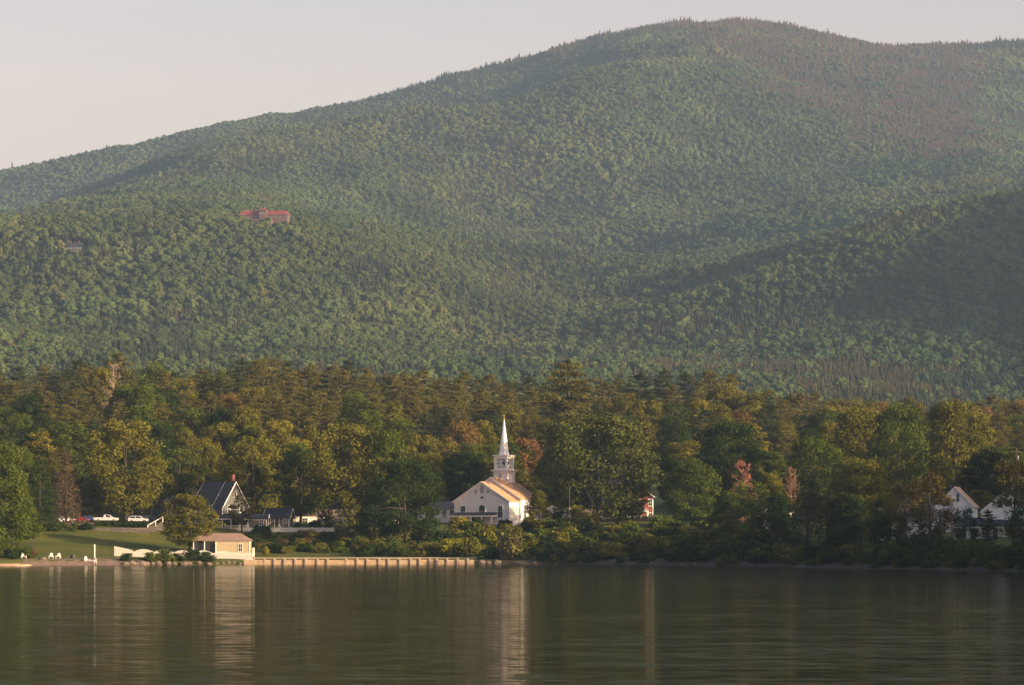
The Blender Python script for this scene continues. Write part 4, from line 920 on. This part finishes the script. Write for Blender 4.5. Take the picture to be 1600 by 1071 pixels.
MB().box(-9, -7, -16, 10, -.05, -2.5).box(-9.1, -7.1, -2.5, 10.1, -6.7, -1.6).build('terrace', M['pinkstone'], rl_)
sd = thing('gate_lodge', 'dark roofed lodge with two chimneys among the woods below left of the mansion', 'house', (XW(116, 2760), 2760, H(XW(116, 2760), 2760) + 2), -10)
MB().box(-8, 0, -8, 8, 6, 2.4).build('wall', M['grey_wall'], sd); hip(-8, 8, 0, 6, 2.4, 7, .6).build('roof', M['slate'], sd)
for u in (-5, 3): MB().box(u, 2, 5, u + 1, 3, 8.6).build('chimney', M['pinkstone'], sd)
for u in (-6, -3, 0, 3, 6): window(sd, 'f', u, .3, 1, 1.4, 0)

# ---- vehicles
def car(kind, mat, loc, rz, label, name):
    c = thing(name, label, {'pickup': 'pickup truck'}.get(kind, 'car'), loc, rz)
    if kind == 'pickup':
        body = [(-2.85, .55), (2.6, .5), (2.85, .7), (2.8, 1.12), (1.55, 1.22), (.75, 1.82), (-.45, 1.86), (-.65, 1.22), (-2.85, 1.2)]; win = [(.0, 1.26), (1.3, 1.26), (.68, 1.74), (.0, 1.78)]; win2 = None
    elif kind == 'suv':
        body = [(-2.3, .5), (2.25, .45), (2.35, .7), (2.25, 1.02), (1.15, 1.15), (.45, 1.68), (-1.75, 1.7), (-2.3, 1.15)]; win = [(-.5, 1.16), (.9, 1.16), (.38, 1.58), (-.5, 1.6)]; win2 = [(-2.0, 1.16), (-.65, 1.16), (-.65, 1.6), (-1.68, 1.6)]
    else:
        body = [(-2.25, .45), (2.2, .42), (2.25, .7), (2.1, .88), (1.0, .98), (.35, 1.42), (-1.0, 1.42), (-1.7, 1.0), (-2.25, .92)]; win = [(-.3, 1.0), (.8, 1.0), (.3, 1.34), (-.3, 1.36)]; win2 = [(-1.45, 1.0), (-.4, 1.0), (-.4, 1.36), (-.95, 1.36)]
    bd = MB().prism(body, -.9, .9).build('body', M[mat], c)
    bv = bd.modifiers.new('b', 'BEVEL'); bv.width = .08; bv.segments = 2
    wm = MB()
    for sgn in (-1, 1):
        for q in (win, win2):
            if q: wm.prism(q, sgn * .905, sgn * .92)
    wm.build('window', M['glass'], c)
    fx = body[-1][0]
    for xx in (-1.45 if kind != 'pickup' else -1.75, 1.45 if kind != 'pickup' else 1.75):
        for yy in (-.82, .82):
            wh = MB().ring([(.36, -.11), (.38, -.08), (.38, .08), (.36, .11)], 16).build('wheel', M['rubber'], c); wh.matrix_local = Matrix.Translation((xx, yy * 1.02, .38)) @ Matrix.Rotation(R(90), 4, 'X')
            MB().ring([(.2, -.13), (.2, .13)], 12).build('rim', M['chrome'], wh)
    for yy in (-.65, .65): MB().box(2.22 if kind != 'pickup' else 2.72, yy - .16, .72, 2.32 if kind != 'pickup' else 2.87, yy + .16, .86).build('headlight', M['chrome'], c)
    return c
def cz(px, Y): return (XW(px, Y), Y, G(XW(px, Y), Y) + .12)
def CZ(px, Y): return cz(px, Y)
car('pickup', 'car_white', CZ(166, 660), 3, 'white pickup truck parked under the large maple', 'pickup_truck')
car('suv', 'car_white', CZ(216, 659), 2, 'white estate car parked right of the pickup', 'parked_car')
car('car', 'car_red', CZ(124, 657), -4, 'dark red car parked left of the pickup', 'parked_car')
car('car', 'car_blue', CZ(139, 664), 0, 'dark blue car behind the red car', 'parked_car')
car('suv', 'car_dark', CZ(234, 666), 0, 'dark blue car behind the white estate car by the house', 'parked_car')
car('car', 'car_white', CZ(101, 655), 40, 'white car mostly hidden under the brown spruce', 'parked_car')

# ---- sea wall: posts and panels
wx0, wx1 = XW(386, 584), XW(742, 590)
def syy(x):
    Y = 588.0
    for _ in range(4): Y = float(shore(800 + F * x / Y))
    return Y - .35
swl = thing('sea_wall', 'weathered sea wall of panels between posts along the lake', 'sea wall', (wx0, syy(wx0), 0), 0)
npost = 21; ppx = [386, 399, 416, 431, 446.5, 463, 479, 497.5, 513, 542, 559, 574.5, 593, 607.5, 625, 642, 656, 672, 683, 699, 715, 731]
for i, q in enumerate(ppx):
    xa = XW(q, 588); xb = XW(ppx[i + 1], 588) if i + 1 < len(ppx) else wx1; ya, yb = syy(xa) - syy(wx0), syy(xb) - syy(wx0)
    hgt = 1.32 + prng.uniform(-.07, .1)
    MB().box(xa - wx0 - .2, ya - .5, -.8, xa - wx0 + .2, ya - .02, hgt).build('post', M['timber'], swl)
    low = .95 + prng.uniform(-.05, .04); pm = MB()
    for k in range(3): pm.prism([(xa - wx0 + .14, 0), (xb - wx0 - .14, 0), (xb - wx0 - .14, low / 3 - .02), (xa - wx0 + .14, low / 3 - .02)], ya + prng.uniform(-.02, .02), ya + .2)
    for k, mb_z in enumerate(pm.v): pass
    vv = []; 
    for k in range(3): vv += [(a_, b_ + .02 * ((k + i) % 2), c_ + k * low / 3) for a_, b_, c_ in pm.v[k * 8:(k + 1) * 8]]
    pm.v = vv; pm.build('panel', M['concrete'], swl)
# ---- rocks
def rock(px, Y, r, label, seed, mat='rock', flat=.65):
    V, Fc = ico_blob(seed, 2); V = V * np.array([r, r * .8, r * flat]); o = mesh_obj('rock', V.tolist(), Fc, M[mat]); x = XW(px, Y); o.location = (x, Y, max(G(x, Y), -.1) + r * flat * .35); tag(o, label, 'rock', 'rocks along the shore'); return o
rp = [(196, .9), (204, 1.15), (212, .8), (220, 1.2), (228, .9), (238, .6), (247, .9), (262, .8), (272, .6), (288, 1.0), (296, .6), (310, .7), (326, .7), (338, .5), (348, .45), (357, .5), (366, .45), (375, .5)]
for i, (px, r) in enumerate(rp):
    rock(px, float(shore(px)) + prng.uniform(-.3, .9), r, (['leftmost'] + NTH)[i] + ' rock from the left before the scalloped fence' if i else 'leftmost rock before the scalloped fence', 200 + i)
rock(67, float(shore(67)) + 3.5, .8, 'pale grey boulder on the beach left of the white chairs', 240)
for i, (px, r) in enumerate([(752, .9), (764, .6), (776, 1.0), (835, .6), (868, .5), (905, .55), (962, .85), (1018, .5), (1085, .5), (1140, .45)]):
    rock(px, float(shore(px)) + .6, r, ['leftmost', 'second', 'third', 'fourth', 'fifth', 'sixth', 'seventh and largest', 'eighth', 'ninth', 'rightmost'][i] + (' rock' if i in (0, 9) else ' rock from left') + ' on the shore right of the sea wall', 250 + i)
# ---- pale low dock or spit at the left edge
V, Fc = ico_blob(300, 3); sp_ = mesh_obj('sand_spit', (V * np.array([4.6, 2.4, .55])).tolist(), Fc, M['pale_sand'], smooth=True); sp_.location = (XW(14, 552), 552, .0); tag(sp_, kind='structure')
# ---- adirondack chairs, post, fire pit
def adirondack(px, Y, rz, label):
    c = thing('adirondack_chair', label, 'garden chair', at(px, Y), rz, 'white garden chairs by the beach')
    MB().prism([(-.35, .38), (.3, .26), (.3, .3), (-.35, .42)], -.3, .3, 'x').build('seat', M['trim'], c)
    b = MB()
    for k in range(5): u = -.28 + k * .12; b.prism([(.25, .28), (.55, 1.0 + .08 * (2 - abs(k - 2))), (.58, 1.0 + .08 * (2 - abs(k - 2))), (.29, .28)], u, u + .1, 'x')
    b.build('backrest', M['trim'], c)
    for s_ in (-1, 1):
        MB().box(s_ * .4 - .07, -.42, .56, s_ * .4 + .07, .4, .59).build('armrest', M['trim'], c)
        MB().box(s_ * .4 - .03, -.38, 0, s_ * .4 + .03, -.28, .56).build('leg', M['trim'], c); MB().box(s_ * .4 - .03, .28, 0, s_ * .4 + .03, .36, .56).build('leg', M['trim'], c)
for a_ in [(37, 569, 30, 'white garden chair under the tree at the left edge of the lawn'), (80, 571, 5, 'left one of the two white chairs side by side on the lawn'), (91, 571, -8, 'right one of the two white chairs side by side on the lawn'),
           (136, 567, 40, 'left white chair of the pair beside the white post'), (146.5, 567, -30, 'right white chair of the pair beside the white post')]: adirondack(*a_)
o = MB().box(-.1, -.1, -.3, .1, .1, 2.5).box(-.15, -.15, 2.5, .15, .15, 2.62).build('garden_post', M['trim']); o.location = at(148, 580); tag(o, 'slim white post on the lawn behind the white chairs', 'post')
o = MB().ring([(.5, 0), (.55, .1), (.5, .6), (.42, .62), (.42, .3)], 12).build('fire_pit', M['dark']); o.location = at(114, 575); tag(o, 'small black fire pit on the lawn between the chairs', 'fire pit')
# ---- poles
pl = thing('flagpole', 'thin pale pole rising in front of the huge oak', 'pole', at(890, 652), 0)
MB().ring([(.09, -.5), (.08, 6), (.04, 9.8)], 8).build('shaft', M['timber'], pl); MB().ring([(.16, 5.0), (.2, 5.2), (.16, 5.4)], 8).build('lamp', M['trim'], pl)
pp = thing('utility_pole', 'wooden utility pole with crossarm among trees near the right edge', 'utility pole', (XW(1588, 640), 640, G(XW(1588, 640), 640)), 0)
tz = ZW(700, 640) - G(XW(1588, 640), 640)
MB().ring([(.15, -.5), (.1, tz)], 8).build('pole', M['wood_brown'], pp); MB().box(-1.1, -.06, tz - .9, 1.1, .06, tz - .76).build('crossarm', M['wood_brown'], pp); MB().ring([(.25, tz - 2.8), (.25, tz - 1.8)], 10, .35, 0).build('transformer', M['louver'], pp)
# ------------------------------------------------------------ haze
def boxverts(a, b): return [(x, y, z) for x in (a[0], b[0]) for y in (a[1], b[1]) for z in (a[2], b[2])]
BF = [(0, 1, 3, 2), (4, 6, 7, 5), (0, 4, 5, 1), (2, 3, 7, 6), (0, 2, 6, 4), (1, 5, 7, 3)]
hm_ = bpy.data.materials.new('haze'); hm_.use_nodes = True; n = hm_.node_tree
for q in list(n.nodes):
    if q.type == 'BSDF_PRINCIPLED': n.nodes.remove(q)
pv = n.nodes.new('ShaderNodeVolumePrincipled'); pv.inputs['Color'].default_value = (.42, .66, 1, 1); pv.inputs['Density'].default_value = 6.2e-5; pv.inputs['Anisotropy'].default_value = 0.1
n.links.new(pv.outputs[0], n.nodes['Material Output'].inputs['Volume'])
hz = mesh_obj('haze', boxverts((-3500, -300, float(TZ.min()) - 1), (9500, 8400, float(TZ.max()) + 25)), BF, hm_); tag(hz, 'thin bluish evening haze over the lake and hills', 'haze', kind='stuff')
